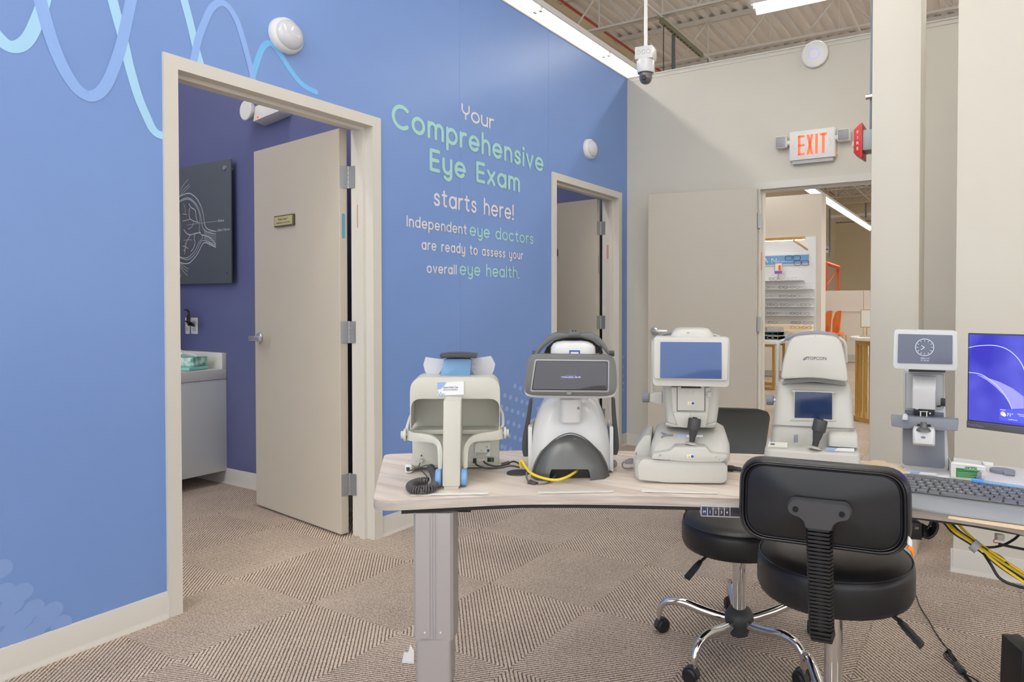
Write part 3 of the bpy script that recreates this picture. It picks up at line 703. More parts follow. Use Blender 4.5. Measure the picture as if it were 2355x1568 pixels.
# items under the front edge
def under(name, label, cat, px0, px1, py0, py1, d, t, m, bev=.002):
    dv = Dev(name, label, cat, (px0+px1)/2, (py0+py1)/2, d, dep((px0+px1)/2, py1, d).z)
    dv.slab('case', [(px0, py1), (px1, py1), (px1, py0), (px0, py0)], d, d+t, m, bev); return dv
under('motor_box', 'black motor housing tucked under the desk beside its leg', 'motor', 1043, 1082, 1164, 1178, 1.66, .06, M_black)
under('control_box', 'small flat black box under the middle of the desk front edge', 'control box', 1391, 1436, 1155, 1162, 1.70, .08, M_black)
ky = Dev('height_keypad', 'clear keypad with digits M 1 2 3 4 under the desk edge', 'keypad', 1680, 1177, 1.60, dep(1680, 1190, 1.6).z)
ky.slab('keypad_body', [(1612,1188),(1760,1194),(1760,1166),(1612,1162)], 1.598, 1.64, mat('keypad_clear', (176, 176, 178), .15, coat=.6), .002)
ky.slab('keypad_window', [(1614,1185),(1706,1188),(1706,1168),(1614,1164.5)], 1.5965, 1.5985, mat('keypad_dark', (58, 60, 70), .15), .0005)
ky.slab('active_key', [(1615,1184),(1636,1185),(1636,1167),(1615,1166)], 1.5955, 1.5965, mat('keypad_blue', (48, 58, 92), .3))
for i, chh in enumerate('M1234'): ky.text('key_digit', chh, 1620+13*i, 1177+i*.4, 1.595, 6.5, M_white)
for i in range(5): ky.slab('key_divider', [(1626.5+13*i,1186),(1627.5+13*i,1186),(1627.5+13*i,1167),(1626.5+13*i,1167)], 1.5953, 1.5965, M_white)
hk = Dev('cable_hook', 'small grey cable loop hanging under the desk between instruments', 'cable', 1330, 1160, 1.75, dep(1330, 1160, 1.75).z)
hk.tube('loop', [(1350,1148,1.75),(1338,1160,1.75),(1328,1163,1.75),(1322,1159,1.75),(1330,1154,1.75)], .0028, M_dgrey)
cardm = mat('paper_white', (238, 236, 232), .8)
# folded white card on the floor
fc = Dev('floor_card', 'folded white paper card on the carpet beside the desk leg', 'card', 938, 1531, 2.25, 0)
p = [fc.L(x, y, z) for x, y, z in ((924,1531,2.245),(950,1529,2.235),(944,1500,2.30),(929,1503,2.31))]
for q in p: q.z = max(q.z, .001)
p2_ = [fc.L(*q) for q in ((938,1504,2.25),(951,1529,2.235),(951,1497,2.24),(943,1482,2.25))]
g = G().add([p[0], p[1], p[2], p[3]], [(0,1,2,3)]).add([q+Vector((0,0,.0012)) for q in p], [(3,2,1,0)])
build('sheet', g, cardm, fc.root, flat=True)
p2_[1].z = .002
build('folded_flap', G().rings([p2_, [q+Vector((.0012, .0012, 0)) for q in p2_]]), cardm, fc.root, flat=True)
# paper strips along the front edge
def strip(label, a, b, c, d_):
    q = [at(x, y, 'z', DZ+.0006) for x, y in (a, b, c, d_)]; o = thing('paper_strip', label, 'paper strip', q[0], 0, 'printed paper strips along the desk front edge')
    n = 10; top = [q[0].lerp(q[1], i/n) for i in range(n+1)]; bot = [q[3].lerp(q[2], i/n) for i in range(n+1)]
    vs = []
    for i in range(n+1):
        w = Vector((0, 0, .0012*abs(math.sin(i*1.7)))); vs += [top[i]-q[0]+w, bot[i]-q[0]+w]
    build('sheet', G().add(vs, [(2*i, 2*i+1, 2*i+3, 2*i+2) for i in range(n)]), cardm, o)
    ln = G()
    for i in range(2, n):
        a, b = (top[i]*.55+bot[i]*.45)-q[0], (top[i+1 if i < n else i]*.55+bot[i+1 if i < n else i]*.45)-q[0]
        t = (b-a); u_ = Vector((-t.y, t.x, 0)).normalized()*.0009
        for k in range(4):
            c = a+t*(k/4+.03); e = a+t*(k/4+.03+.1+.08*((i*k) % 3)/3); z = Vector((0, 0, .0018))
            ln.add([c-u_+z, e-u_+z, e+u_+z, c+u_+z], [(0,1,2,3)])
    l_ = build('print_marks', ln, mat('faint_print', (196, 196, 196), .8), o, flat=True); l_['kind'] = 'stuff'
strip('white printed paper strip in front of the cream perimeter', (946,1136), (1124,1132), (1124,1137.5), (943,1141))
strip('white printed paper strip in front of the grey headset instrument', (1237,1130.5), (1410,1128), (1411,1133), (1235,1136))
strip('wavy white printed paper strip in front of the instrument with blue screen', (1476,1127), (1650,1132.5), (1651,1136.5), (1475,1132))
# ================================================================== instrument 1: cream perimeter seen from the back
S_, OX, OY = 4.128, 900, 780
def q1_(l): return [(OX+x/S_, OY+y/S_) for x, y in l]
D = Dev('visual_field_tester', 'cream visual field perimeter with blue top and coiled cord', 'eye instrument', 1037, 1127, 1.674, DZ, face=.8)
# tall centre foot
D.slab('centre_foot', q1_([(484,1400),(652,1400),(662,582),(494,582)]), 1.672, 1.80, M_offw, .003)
D.slab('foot_pad', q1_([(498,1436),(640,1432),(640,1396),(498,1396)]), 1.676, 1.79, M_offw, .002)
# back hood: arch band
out = rc(q1_([(178,650),(176,362),(1034,362),(1036,650)]), [0,34,34,0], 8)
inn = rc(q1_([(1026,650),(1020,562),(192,562),(186,650)]), [0,26,26,0], 8)
def arch(z0, z1, o_, i_, nm, m):
    n = len(o_); ii = i_[::-1]
    A = [D.L(x, y, z0) for x, y in o_]; B = [D.L(x, y, z0) for x, y in ii]
    m_ = min(len(A), len(B)); g = G(); vs = []
    for k in range(m_):
        dz = z1-z0; vs += [A[k], B[k], B[k]+Vector((0,dz,0)), A[k]+Vector((0,dz,0))]
    fs = []
    for k in range(m_-1):
        for a in range(4): fs.append((4*k+a, 4*k+(a+1)%4, 4*k+4+(a+1)%4, 4*k+4+a))
    fs += [(0,1,2,3), (4*m_-4, 4*m_-1, 4*m_-2, 4*m_-3)]
    return build(nm, G().add(vs, fs), m, D.root, bevel=.002)
o1 = rc(q1_([(176,860),(176,362),(1034,362),(1030,860)]), [0,34,34,0], 8)
i1 = rc(q1_([(1023,860),(1028,566),(188,566),(184,860)]), [0,24,24,0], 8)
arch(1.75, 1.88, o1, i1, 'hood', M_offw)
# cavity back wall, and the slope of the lower shelf
D.slab('hood_back', rc(q1_([(186,860),(186,400),(1026,400),(1026,860)]), [0,30,30,0], 6), 1.86, 1.88, M_offw, .002)
D.slab('rear_body', q1_([(200,1205),(1026,1200),(1026,905),(196,905)]), 1.86, 1.95, M_offw, .004)
D.slab('shelf', q1_([(186,905),(1030,905),(1034,858),(186,862)]), 1.80, 1.95, M_offw, .003)
D.slab('base_plate', q1_([(205,1218),(1020,1218),(1024,1195),(200,1198)]), 1.87, 1.97, M_offw, .002)
# chin-rest yoke: two curved bands with blue wheels
def band(pts, w0, w1, z0, z1, t, nm='yoke_arm'):
    P = [D.L(x, y, z0+(z1-z0)*i/(len(pts)-1)) for i, (x, y) in enumerate(pts)]; P = smooth_path(P, 6); n = len(P); rs = []
    for i in range(n):
        tt = (P[min(i+1,n-1)]-P[max(i-1,0)]).normalized(); nn = Vector((-tt.z, 0, tt.x)); w = (w0+(w1-w0)*i/(n-1))/2
        rs.append([P[i]+nn*w, P[i]-nn*w, P[i]-nn*w+Vector((0,t,0)), P[i]+nn*w+Vector((0,t,0))])
    return build(nm, G().rings(rs), M_offw, D.root, bevel=.0012)
band(q1_([(150,915),(215,930),(300,938),(390,955),(440,990),(462,1060),(462,1235)]), .030, .010, 1.77, 1.70, .02)
band(q1_([(1060,900),(970,918),(880,928),(790,945),(735,985),(706,1060),(703,1225)]), .030, .011, 1.77, 1.70, .02)
band(q1_([(178,725),(160,790),(146,850),(150,915)]), .006, .012, 1.80, 1.77, .022, 'yoke_loop')
band(q1_([(1030,650),(1058,720),(1056,820),(1030,850),(1060,900)]), .006, .010, 1.80, 1.77, .022, 'yoke_loop')
for x, s in ((142, -1), (1068, 1)):
    c = D.L(OX+x/S_, OY+(905 if s < 0 else 888)/S_, 1.775)
    build('pivot_knob', G().lathe([(0,0),(.017,0),(.016,s*.006),(.010,s*.007),(.010,s*.013),(0,s*.013)], 20, c, 'x'), M_offw, D.root)
for x0, x1, y0, y1 in ((420,478,1232,1397), (658,720,1225,1392)):
    a = D.L(OX+x0/S_, OY+(y0+y1)/2/S_, 1.70); b = D.L(OX+x1/S_, OY+(y0+y1)/2/S_, 1.70); r = (y1-y0)/2/S_*1.70/F
    build('blue_wheel', G().lathe([(0, a.x),(r*.88, a.x),(r, a.x+.003),(r, b.x-.003),(r*.88, b.x),(0, b.x)], 28, (0, a.y, a.z), 'x'), M_ltblue, D.root, label='light blue wheel')
# top: blue neck, dark visor, translucent wings
D.slab('blue_neck', rc(q1_([(458,362),(745,362),(762,186),(505,186)]), [2,2,8,8]), 1.80, 1.90, M_ltblue, .004, label='light blue plastic neck')
n = 9; a = []; b = []
for i in range(n+1):
    t = i/n; x = 455+(820-455)*t; y = 150-12*math.sin(PI*t); a.append((x, y)); b.append((470+(805-470)*t, 182-8*math.sin(PI*t)))
D.slab('visor', q1_(a+b[::-1])[::-1], 1.77, 1.86, M_dgrey, .002)
def wing(pts, z0, z1):
    P = [(OX+x/S_, OY+y/S_) for x, y in pts]; n = len(P); cxp = sum(p[0] for p in P)/n; cyp = sum(p[1] for p in P)/n
    A = [D.L(x, y, z0) for x, y in P]; Bc = D.L(cxp, cyp, z1); ring2 = [p.lerp(Bc, .45)+Vector((0, .012, 0)) for p in A]; ring3 = [p.lerp(Bc, .8)+Vector((0, .02, 0)) for p in A]
    build('eye_shield', G().rings([A, ring2, ring3]), M_trans, D.root, angle=60)
wing([(325,168),(420,182),(495,190),(500,240),(470,300),(430,358),(350,360),(318,300),(303,240)], 1.84, 1.87)
wing([(765,190),(850,172),(945,158),(962,185),(987,235),(972,300),(950,340),(905,366),(830,358),(790,330),(758,290)], 1.84, 1.87)
for y in (238, 284): D.tube('shield_pin', [(OX+(762)/S_, OY+y/S_, 1.83), (OX+805/S_, OY+y/S_, 1.83)], .0008, M_steel)
D.tube('shield_pin', [(OX+460/S_, OY+238/S_, 1.83), (OX+490/S_, OY+238/S_, 1.83)], .0008, M_steel)
# printed card
M_card = mat('card_white', (236, 238, 240), .6); M_cardb = mat('card_blue', (150, 178, 226), .6)
cdp = q1_([(440,534),(690,525),(690,399),(437,410)])
cdo = D.slab('name_card', cdp, 1.747, 1.7496, M_card)
D.slab('card_tint', q1_([(438,480),(470,470),(500,440),(525,407),(437,410)]), 1.7464, 1.747, M_cardb, parent=cdo)
D.text('card_text', 'Visual Fields Test', OX+562/S_, OY+456/S_, 1.7462, 3.6, M_dgrey, cdo)
D.text('card_text', 'Lets the doctor test the range and', OX+562/S_, OY+472/S_, 1.7462, 1.7, M_print, cdo)
D.text('card_text', 'sensitivity of your peripheral vision.', OX+562/S_, OY+482/S_, 1.7462, 1.7, M_print, cdo)
D.tube('card_wave', [(OX+x/S_, OY+y/S_, 1.7465) for x, y in ((440,492),(452,528),(460,520),(470,503),(480,528),(486,530),(494,516),(508,530))], .0006, M_ltblue, cdo, n=5)
# rear panel fittings
rp = 1.857
D.slab('rating_label', q1_([(790,1100),(936,1106),(940,980),(820,980),(795,1000)]), rp-.001, rp, mat('label_cream', (226, 226, 216), .6))
for i in range(4): D.slab('label_line', q1_([(800,1078+i*7),(925-i*9,1080+i*7),(925-i*9,1076+i*7),(800,1074+i*7)]), rp-.0016, rp-.001, mat('label_print', (150,150,146), .7))
D.disc('label_badge', OX+920/S_, OY+1057/S_, rp-.0015, 3.4, .0008, mat('badge_blue', (50, 84, 150), .5))
D.text('label_mark', 'CE', OX+905/S_, OY+1022/S_, rp-.0015, 4, M_print); D.text('label_mark', '8 5', OX+860/S_, OY+1055/S_, rp-.0015, 3, M_print)
D.slab('port_panel', q1_([(726,1168),(1012,1166),(1012,1130),(726,1130)]), rp-.001, rp, mat('panel_cream', (204, 202, 188), .5), .0004)
D.slab('data_port', q1_([(776,1178),(808,1178),(808,1132),(776,1132)]), rp-.004, rp, M_black, .001)
D.slab('power_switch', q1_([(912,1164),(974,1164),(974,1124),(910,1124)]), rp-.003, rp, M_black, .001)
D.slab('switch_glow', q1_([(944,1160),(962,1160),(962,1128),(944,1128)]), rp-.0036, rp-.003, mat('switch_green', (36, 92, 74), .3))
D.disc('cable_socket', OX+280/S_, OY+1158/S_, rp-.006, 5, .006, M_steel)
for x, y in ((229,1156), (995,1143)): D.disc('screw', OX+x/S_, OY+y/S_, rp-.001, 1.8, .001, M_steel)
D.slab('person_mark', q1_([(276,1112),(294,1112),(288,1094),(282,1094)]), rp-.0008, rp, M_dgrey)
# patient button on the desk, with coiled cord
pb = Dev('patient_button', 'small white handheld button beside the cream perimeter', 'hand switch', 938, 1078, 1.83, DZ)
c0 = pb.L(939, 1078, 1.83); c1 = pb.L(941, 1050, 1.90)
build('grip', G().rings([[(c0.x+x, c0.y+t*.09, z*(1.0-t*.15)+.002) for x, z in rrect(-.0095, .0095, 0, .024, .006)] for t in (0, 1)]), M_white, pb.root, bevel=.002)
build('button_tip', G().lathe([(0,-.008),(.004,-.007),(.0045,0),(0,0)], 12, (c0.x, c0.y, .014), 'y'), M_dgrey, pb.root)
cw = Dev('coiled_cord', 'dark grey coiled cord looping on the desk beside the cream perimeter', 'cord', 985, 1125, 1.68, DZ)
def onz(dv, px, py, h=.0):
    q = dv.loc(at(px, py, 'z', DZ+h)); q.z = h; return q
core = smooth_path([onz(cw, *p) for p in ((OX+352/S_,OY+1345/S_,.012),(OX+260/S_,OY+1350/S_,.012),(OX+180/S_,OY+1385/S_,.012),(OX+200/S_,OY+1425/S_,.012),(OX+300/S_,OY+1430/S_,.012),(OX+390/S_,OY+1410/S_,.012),(OX+418/S_,OY+1340/S_,.013),(OX+400/S_,OY+1270/S_,.022),(OX+372/S_,OY+1215/S_,.03))], 20)
coil = []; acc = 0
for i in range(len(core)-1):
    t = (core[i+1]-core[i]).normalized(); n1 = t.cross(Vector((0,0,1))).normalized(); n2 = n1.cross(t)
    for j in range(2):
        acc += (core[i+1]-core[i]).length/2/.0046*2*PI
        coil.append(core[i].lerp(core[i+1], j/2)+n1*math.cos(acc)*.0082+n2*math.sin(acc)*.0082)
cl = []
for i in range(len(coil)-1): cl.append(coil[i])
# resample finely
core2 = []
Ltot = sum((core[i+1]-core[i]).length for i in range(len(core)-1)); turns = Ltot/.0052; N = int(turns*12); acc = 0; i = 0; s0 = 0
for k in range(N+1):
    s = Ltot*k/N
    while i < len(core)-2 and s0+(core[i+1]-core[i]).length < s: s0 += (core[i+1]-core[i]).length; i += 1
    seg = core[i+1]-core[i]; p = core[i]+seg*((s-s0)/seg.length); t = seg.normalized(); n1 = t.cross(Vector((0,0,1))).normalized(); n2 = n1.cross(t); a = 2*PI*turns*k/N
    core2.append(p+n1*math.cos(a)*.0085+n2*math.sin(a)*.0085)
build('coil', G().tube(core2, .0019, 6), mat('cord_grey', (82, 80, 80), .5), cw.root)
cw.tube('lead', [(OX+352/S_, OY+1345/S_, 1.71), (OX+330/S_, OY+1290/S_, 1.76), (OX+262/S_, OY+1222/S_, 1.80), (OX+278/S_, OY+1160/S_, 1.85)], .0016, mat('cord_grey', (82, 80, 80), .5))
cw.tube('lead', [(OX+372/S_, OY+1215/S_, 1.70), (OX+345/S_, OY+1195/S_, 1.73), (OX+250/S_, OY+1220/S_, 1.78), (OX+160/S_, OY+1250/S_, 1.80), (OX+146/S_, OY+1218/S_, 1.82)], .0018, mat('cord_grey', (82, 80, 80), .5))
# cables from the perimeter to the desk grommet
cb = Dev('power_leads', 'two dark leads running from the cream perimeter to the desk grommet', 'cable', 1150, 1077, 1.86, DZ)
cb.tube('lead', [(1092,1062,1.853),(1098,1070,1.83),(1120,1077,1.83),(1150,1076,1.83),(1175,1071,1.84),(1196,1075,1.83)], .0024, M_dgrey)
cb.tube('lead', [(1112,1060,1.853),(1118,1066,1.85),(1138,1072,1.85),(1158,1070,1.86),(1180,1061,1.88),(1196,1067,1.84)], .0024, M_dgrey)
cb.tube('ferrite', [(1153,1068.5,1.855),(1172,1063.5,1.86)], .0052, M_dgrey, smooth=False)
gm = Dev('desk_grommet', 'round dark cable grommet in the desk beside the headset instrument', 'grommet', 1192, 1079, 1.84, DZ)
build('rim', G().lathe([(0,0),(.033,0),(.032,.003),(.022,.004),(0,.003)], 28), M_dgrey, gm.root)
yc = Dev('yellow_cable', 'yellow network cable curving in front of the headset instrument', 'cable', 1196, 1077, 1.82, DZ)
SX3, OX3, OY3 = 3.919, 1180, 740
def q3(l): return [(OX3+x/SX3, OY3+y/SX3) for x, y in l]
yc.tube('jacket', [(OX3+x/SX3, OY3+y/SX3, z) for x, y, z in ((72,1312,1.82),(64,1262,1.815),(80,1256,1.81),(115,1310,1.78),(160,1362,1.75),(250,1402,1.735),(380,1425,1.725),(480,1400,1.735),(550,1360,1.76),(590,1325,1.80))], .0036, M_yellow, n=12, k=8)
# ================================================================== instrument 2: headset perimeter with tablet
E2 = Dev('headset_perimeter', 'grey and white domed headset instrument with a dark wide screen', 'eye instrument', 1313, 1105, 1.765, DZ, face=1)
# white domed body (half-round in plan too)
rows = [(1094,1217,1408,.0),(1060,1216,1409,.0),(1030,1217,1408,.0),(1000,1221,1402,.0),(975,1227,1394,.010),(952,1236,1386,.026),(934,1246,1377,.045),(920,1262,1362,.07),(910,1285,1340,.095)]
rings = []
for py, xl, xr, sh in rows:
    z = 1.79+sh*.8; a = E2.L(xl, py, z); b = E2.L(xr, py, z); dpt = .26-sh*1.3
    rings.append([(x, y, a.z) for x, y in rrect(a.x, b.x, a.y, a.y+dpt, min((b.x-a.x)*.34, dpt*.48), 7)])
build('body', G().rings(rings), M_pearl, E2.root, angle=60)
E2.loft('rear_head', [(932,1256,1376,1.90,2.04,.03),(924,1256,1376,1.90,2.04,.03),(918,1260,1372,1.91,2.03,.03)], M_pearl)
for x0, x1 in ((1214,1224), (1402,1411)):
    E2.slab('side_plate', [(x0,1082),(x1,1086),(x1,982),(x0,980)], 1.83, 1.95, M_pearl, .003)
# dark apron: arch prism with arch opening
def arcp(cx_, by, rx, ry, a0, a1, n, pw=2.0):
    r = []
    for i in range(n+1):
        t = math.radians(a0+(a1-a0)*i/n); c, s = math.cos(t), math.sin(t)
        r.append((cx_+rx*math.copysign(abs(c)**(2/pw), c), by-ry*abs(s)**(2/pw)))
    return r
O_ = arcp(1312, 1103, 91, 112, 180, 0, 28, 1.75); I_ = arcp(1310.5, 1106, 47, 42, 180, 0, 28, 2.9)
I_ = [(x, max(y, 1079)) for x, y in I_]
vs = []; n = len(O_)
for k in range(n):
    t = k/(n-1); bow = math.sin(PI*t)
    mid = ((O_[k][0]*.7+I_[k][0]*.3), (O_[k][1]*.7+I_[k][1]*.3))
    A = E2.L(O_[k][0], O_[k][1], 1.80); M0 = E2.L(mid[0], mid[1], 1.768); Bq = E2.L(I_[k][0], I_[k][1], 1.757)
    vs += [A, M0, Bq, Bq+Vector((0, .06, 0)), A+Vector((0, .05, 0))]
fs = []
for k in range(n-1):
    for a in range(5): fs.append((5*k+a, 5*k+(a+1)%5, 5*k+5+(a+1)%5, 5*k+5+a))
fs += [(0,1,2,3,4), tuple(range(5*n-1, 5*n-6, -1))]
build('apron', G().add(vs, fs), M_gunm, E2.root, angle=60, label='dark grey arched apron')
E2.tube('apron_groove', [(x*.955+1312*.045, y*.96+1103*.04+.5, 1.782-.012*0) for x, y in O_[2:-2]], .0012, M_dgrey, k=2)
E2.slab('recess', [(1264,1098),(1357,1098),(1356,1076),(1265,1076)], 1.784, 1.80, M_black)
for x, r in ((1272, 9), (1349, 8)): E2.disc('cable_gland', x, 1094, 1.79, r*.8, .01, M_dgrey, bev=.002)
# neck
E2.loft('neck', [(972,1287,1338,1.775,1.83,.02),(950,1287,1338,1.775,1.83,.02),(920,1287,1338,1.775,1.83,.02)], M_pearl)
E2.disc('neck_screw', 1330.5, 939, 1.773, 2.6, .003, M_mgrey)
# screen bezel, slightly larger at the bottom, with pale back shell
tl = .25
bz = rc(q3([(92,610),(140,660),(885,668),(940,610),(925,350),(880,298),(165,290),(132,330)]), [30,30,30,30,20,20,16,16], 5)
bez = E2.slab('screen_bezel', [(x, y) for x, y in bz], 1.665, 1.69, M_gunm, .005, taper=1.0, tilt=tl*.6)
E2.slab('screen_back_shell', [(x, y+5) for x, y in bz], 1.692, 1.735, M_pearl, .012, taper=.95, tilt=tl*.6)
sc = E2.slab('screen_glass', rc(q3([(176,606),(845,610),(850,364),(212,357)]), 3), 1.6618, 1.666, mat('screen_dark', (62, 62, 68), .06, var=.2, coat=.4), .0005, tilt=tl*.6)
E2.slab('bezel_chamfer', rc(q3([(150,632),(868,636),(874,342),(190,334)]), 6, 4), 1.6642, 1.668, mat('chamfer_grey', (150, 151, 147), .3, metal=.2), .002, tilt=tl*.6)
E2.slab('screen_border', rc(q3([(168,612),(851,616),(856,358),(206,351)]), 4), 1.6635, 1.667, M_black, .0005, tilt=tl*.6)
E2.text('screen_text', '17/04/2026 06:46', OX3+520/SX3, OY3+499/SX3, 1.6605, 4.2, mat('glow_text', (170, 180, 255), .5, emis=1), sc, 1.15)
E2.slab('print_line', q3([(470,483),(570,483),(570,479),(470,479)]), 1.6612, 1.6618, mat('dim_text', (120, 122, 150), .5), parent=sc, tilt=tl*.6)
E2.disc('home_button', OX3+505/SX3, OY3+643/SX3, 1.652, 5.8, .003, mat('button_metal', (130, 130, 132), .25, .8), squash=.62)
# head and strap
E2.loft('head_dome', [(818,1265,1371,1.76,1.86,.03),(800,1266,1370,1.76,1.86,.03),(792,1271,1363,1.765,1.85,.03),(787,1279,1353,1.775,1.84,.03),(784,1292,1340,1.79,1.82,.015)], M_pearl, n=6, angle=60)
E2.slab('sticker', q3([(505,292),(604,292),(603,257),(508,255)]), 1.7585, 1.76, mat('sticker_blue', (58, 98, 176), .4)); E2.slab('sticker_white', q3([(520,290),(590,290),(590,272),(520,272)]), 1.7578, 1.7586, cardm)
def strapband(out_, in_, z0, z1):
    P = [E2.L(x, y, z0) for x, y in out_]; Q = [E2.L(x, y, z0) for x, y in in_]; P = smooth_path(P, 5); Q = smooth_path(Q, 5); vs = []
    for a, b in zip(P, Q): vs += [a, b, b+Vector((0, z1-z0, 0)), a+Vector((0, z1-z0, 0))]
    n = len(P); fs = [(4*k+a, 4*k+(a+1)%4, 4*k+4+(a+1)%4, 4*k+4+a) for k in range(n-1) for a in range(4)]+[(0,1,2,3), (4*n-4,4*n-1,4*n-2,4*n-3)]
    return build('head_strap', G().add(vs, fs), M_gunm, E2.root, bevel=.0015)
so = q3([(190,290),(235,220),(300,140),(380,100),(450,102),(550,108),(650,102),(725,100),(790,150),(840,215),(875,290)])
si = q3([(232,292),(262,250),(330,190),(400,160),(460,142),(550,138),(640,142),(710,170),(780,210),(820,255),(850,292)])
strapband(so, si, 1.80, 1.86)
E2.slab('strap_block', rc(q3([(498,128),(602,128),(594,86),(560,72),(522,76),(504,92)]), 4), 1.79, 1.87, M_gunm, .004)
for x in (536, 564): E2.disc('vent_hole', OX3+x/SX3, OY3+82/SX3, 1.789, 2.4, .002, M_black, squash=.7)
E2.slab('strap_lining', q3([(275,285),(300,230),(380,160),(480,140),(620,140),(710,165),(790,225),(815,285)]), 1.868, 1.89, M_dgrey, .004)
for sgn, P in ((-1, ((160,700),(140,850),(115,1000),(105,1140),(118,1215))), (1, ((905,690),(912,850),(925,1000),(930,1130),(915,1200)))):
    pts = [(OX3+x/SX3, OY3+y/SX3) for x, y in P]; Pz = smooth_path([E2.L(x, y, 1.86) for x, y in pts], 4); rs = []
    for i, p in enumerate(Pz):
        w = .0045+.003*min(1, i/len(Pz)*1.6); rs.append([(p.x-w, p.y, p.z), (p.x+w, p.y, p.z), (p.x+w, p.y+.03, p.z), (p.x-w, p.y+.03, p.z)])
    build('side_bar', G().rings(rs), M_dgrey, E2.root, bevel=.002)
    pv = E2.L(*((OX3+(198 if sgn < 0 else 885)/SX3), OY3+285/SX3), 1.83); build('strap_pivot', G().lathe([(0,-.008),(.008,-.008),(.008,.008),(0,.008)], 16, pv, 'x'), M_dgrey, E2.root)
E2.disc('base_disc', 1412, 1068, 1.86, 8, .02, M_mgrey, bev=.003)
ad = Dev('ferrite_lead', 'dark lead with a ferrite lump in front of the headset instrument', 'cable', 1226, 1108, 1.74, DZ)
ad.tube('lead', [(OX3+x/SX3, OY3+y/SX3, z) for x, y, z in ((125,1355,1.76),(122,1400,1.745),(140,1440,1.73),(160,1462,1.725),(230,1468,1.72),(320,1445,1.73),(370,1400,1.76),(395,1350,1.80))], .0026, mat('lead_grey', (96, 98, 104), .4))
ad.tube('ferrite', [(OX3+148/SX3, OY3+1445/SX3, 1.733),(OX3+212/SX3, OY3+1470/SX3, 1.722)], .0078, M_dgrey, smooth=False, n=14)
# ================================================================== instrument 3: refractor with blue screen
S3, OX4, OY4 = 3.921, 1430, 740
def q4(l): return [(OX4+x/S3, OY4+y/S3) for x, y in l]
T = Dev('auto_refractor', 'grey white eye instrument with large blue screen and joystick', 'eye instrument', 1566, 1111, 1.725, DZ, face=1)
T.loft('base', [(1107,1462,1672,1.745,1.98,.03),(1098,1458,1675,1.74,1.99,.03),(1060,1457,1675,1.745,1.99,.03),(1056,1463,1668,1.755,1.985,.03)], M_cream, bev=.002)
T.slab('base_front', rc(q4([(150,1425),(400,1452),(910,1458),(950,1430),(955,1300),(905,1262),(180,1240),(140,1290)]), 6), 1.725, 1.76, M_cream, .003)
T.slab('base_side_step', rc(q4([(105,1300),(260,1290),(265,1020),(205,1022),(150,1090),(110,1165)]), 8), 1.80, 1.96, M_cream, .006)
for y in (1178, 1218): T.slab('port_label', q4([(122,y+22),(134,y+20),(136,y),(124,y+2)]), 1.798, 1.8, M_mgrey)
for x in (180, 878):
    c = T.L(OX4+x/S3, OY4+1450/S3, 1.78); build('rubber_foot', G().lathe([(0,0),(.015,0),(.016,.004),(.016,.012),(0,.012)], 18, (c.x, c.y, 0)), M_dgrey, T.root)
# moving stage
T.loft('stage_block', [(1060,1496,1680,1.74,1.96,.03),(1050,1494,1681,1.735,1.97,.035),(1025,1497,1680,1.75,1.97,.035),(1000,1506,1672,1.79,1.97,.035),(990,1516,1660,1.82,1.97,.03),(980,1528,1649,1.86,1.96,.02)], M_cream, bev=.001, angle=50)
T.slab('stage_front', rc(q4([(268,1235),(640,1262),(905,1262),(950,1225),(960,1205),(800,1185),(762,1132),(470,1128),(440,1165),(280,1192)]), 5), 1.715, 1.76, M_cream, .004)
T.slab('printed_card', q4([(503,1056),(728,1060),(732,1022),(506,1018)]), 1.786, 1.789, M_card, tilt=0)
T.slab('card_tint', q4([(503,1056),(560,1056),(590,1020),(506,1018)]), 1.785, 1.786, M_cardb)
for dx, z in ((0, 1.7135),):
    T.slab('warning_label', q4([(590,1230),(650,1230),(650,1198),(590,1198)]), z, z+.001, cardm); T.slab('warning_triangle', q4([(594,1226),(618,1226),(606,1202)]), z-.0008, z, mat('warn_yellow', (232, 180, 30), .5)); T.disc('manual_symbol', OX4+636/S3, OY4+1214/S3, z-.0008, 3.3, .0006, mat('badge_blue', (50, 84, 150), .5))
# neck and printer door
T.loft('neck', [(982,1530,1648,1.80,1.95,.03),(975,1531,1649,1.80,1.95,.03),(945,1529,1654,1.80,1.96,.035),(915,1525,1656,1.80,1.96,.035),(886,1524,1657,1.80,1.96,.035)], M_cream, bev=.001, angle=50)
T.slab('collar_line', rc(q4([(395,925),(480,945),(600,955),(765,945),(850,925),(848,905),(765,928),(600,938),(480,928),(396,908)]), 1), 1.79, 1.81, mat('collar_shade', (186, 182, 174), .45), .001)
T.slab('printer_block', rc(q4([(460,815),(780,820),(795,590),(445,590)]), 2), 1.782, 1.82, M_cream, .003)
T.slab('printer_gap', q4([(497,806),(753,806),(753,580),(497,580)]), 1.7805, 1.783, M_dgrey)
pd = T.slab('printer_door', q4([(502,800),(747,804),(747,584),(502,584)]), 1.777, 1.783, M_cream, .0015)
T.slab('paper_slot', q4([(535,598),(714,600),(714,584),(535,582)]), 1.7762, 1.7775, M_black, parent=pd)
T.disc('door_button', OX4+622/S3, OY4+632/S3, 1.7755, 7, .002, M_cream, pd, squash=.8, bev=.0006)
T.slab('warning_label', q4([(595,750),(655,750),(655,720),(595,720)]), 1.7755, 1.777, cardm, parent=pd); T.slab('warning_triangle', q4([(600,746),(624,746),(612,723)]), 1.775, 1.7756, mat('warn_yellow', (232, 180, 30), .5), parent=pd); T.disc('manual_symbol', OX4+641/S3, OY4+735/S3, 1.775, 3.2, .0006, mat('badge_blue', (50, 84, 150), .5), pd)
T.slab('side_button', rc(q4([(768,680),(808,682),(810,634),(770,630)]), 2), 1.774, 1.785, mat('button_grey', (188, 188, 188), .4), .002)
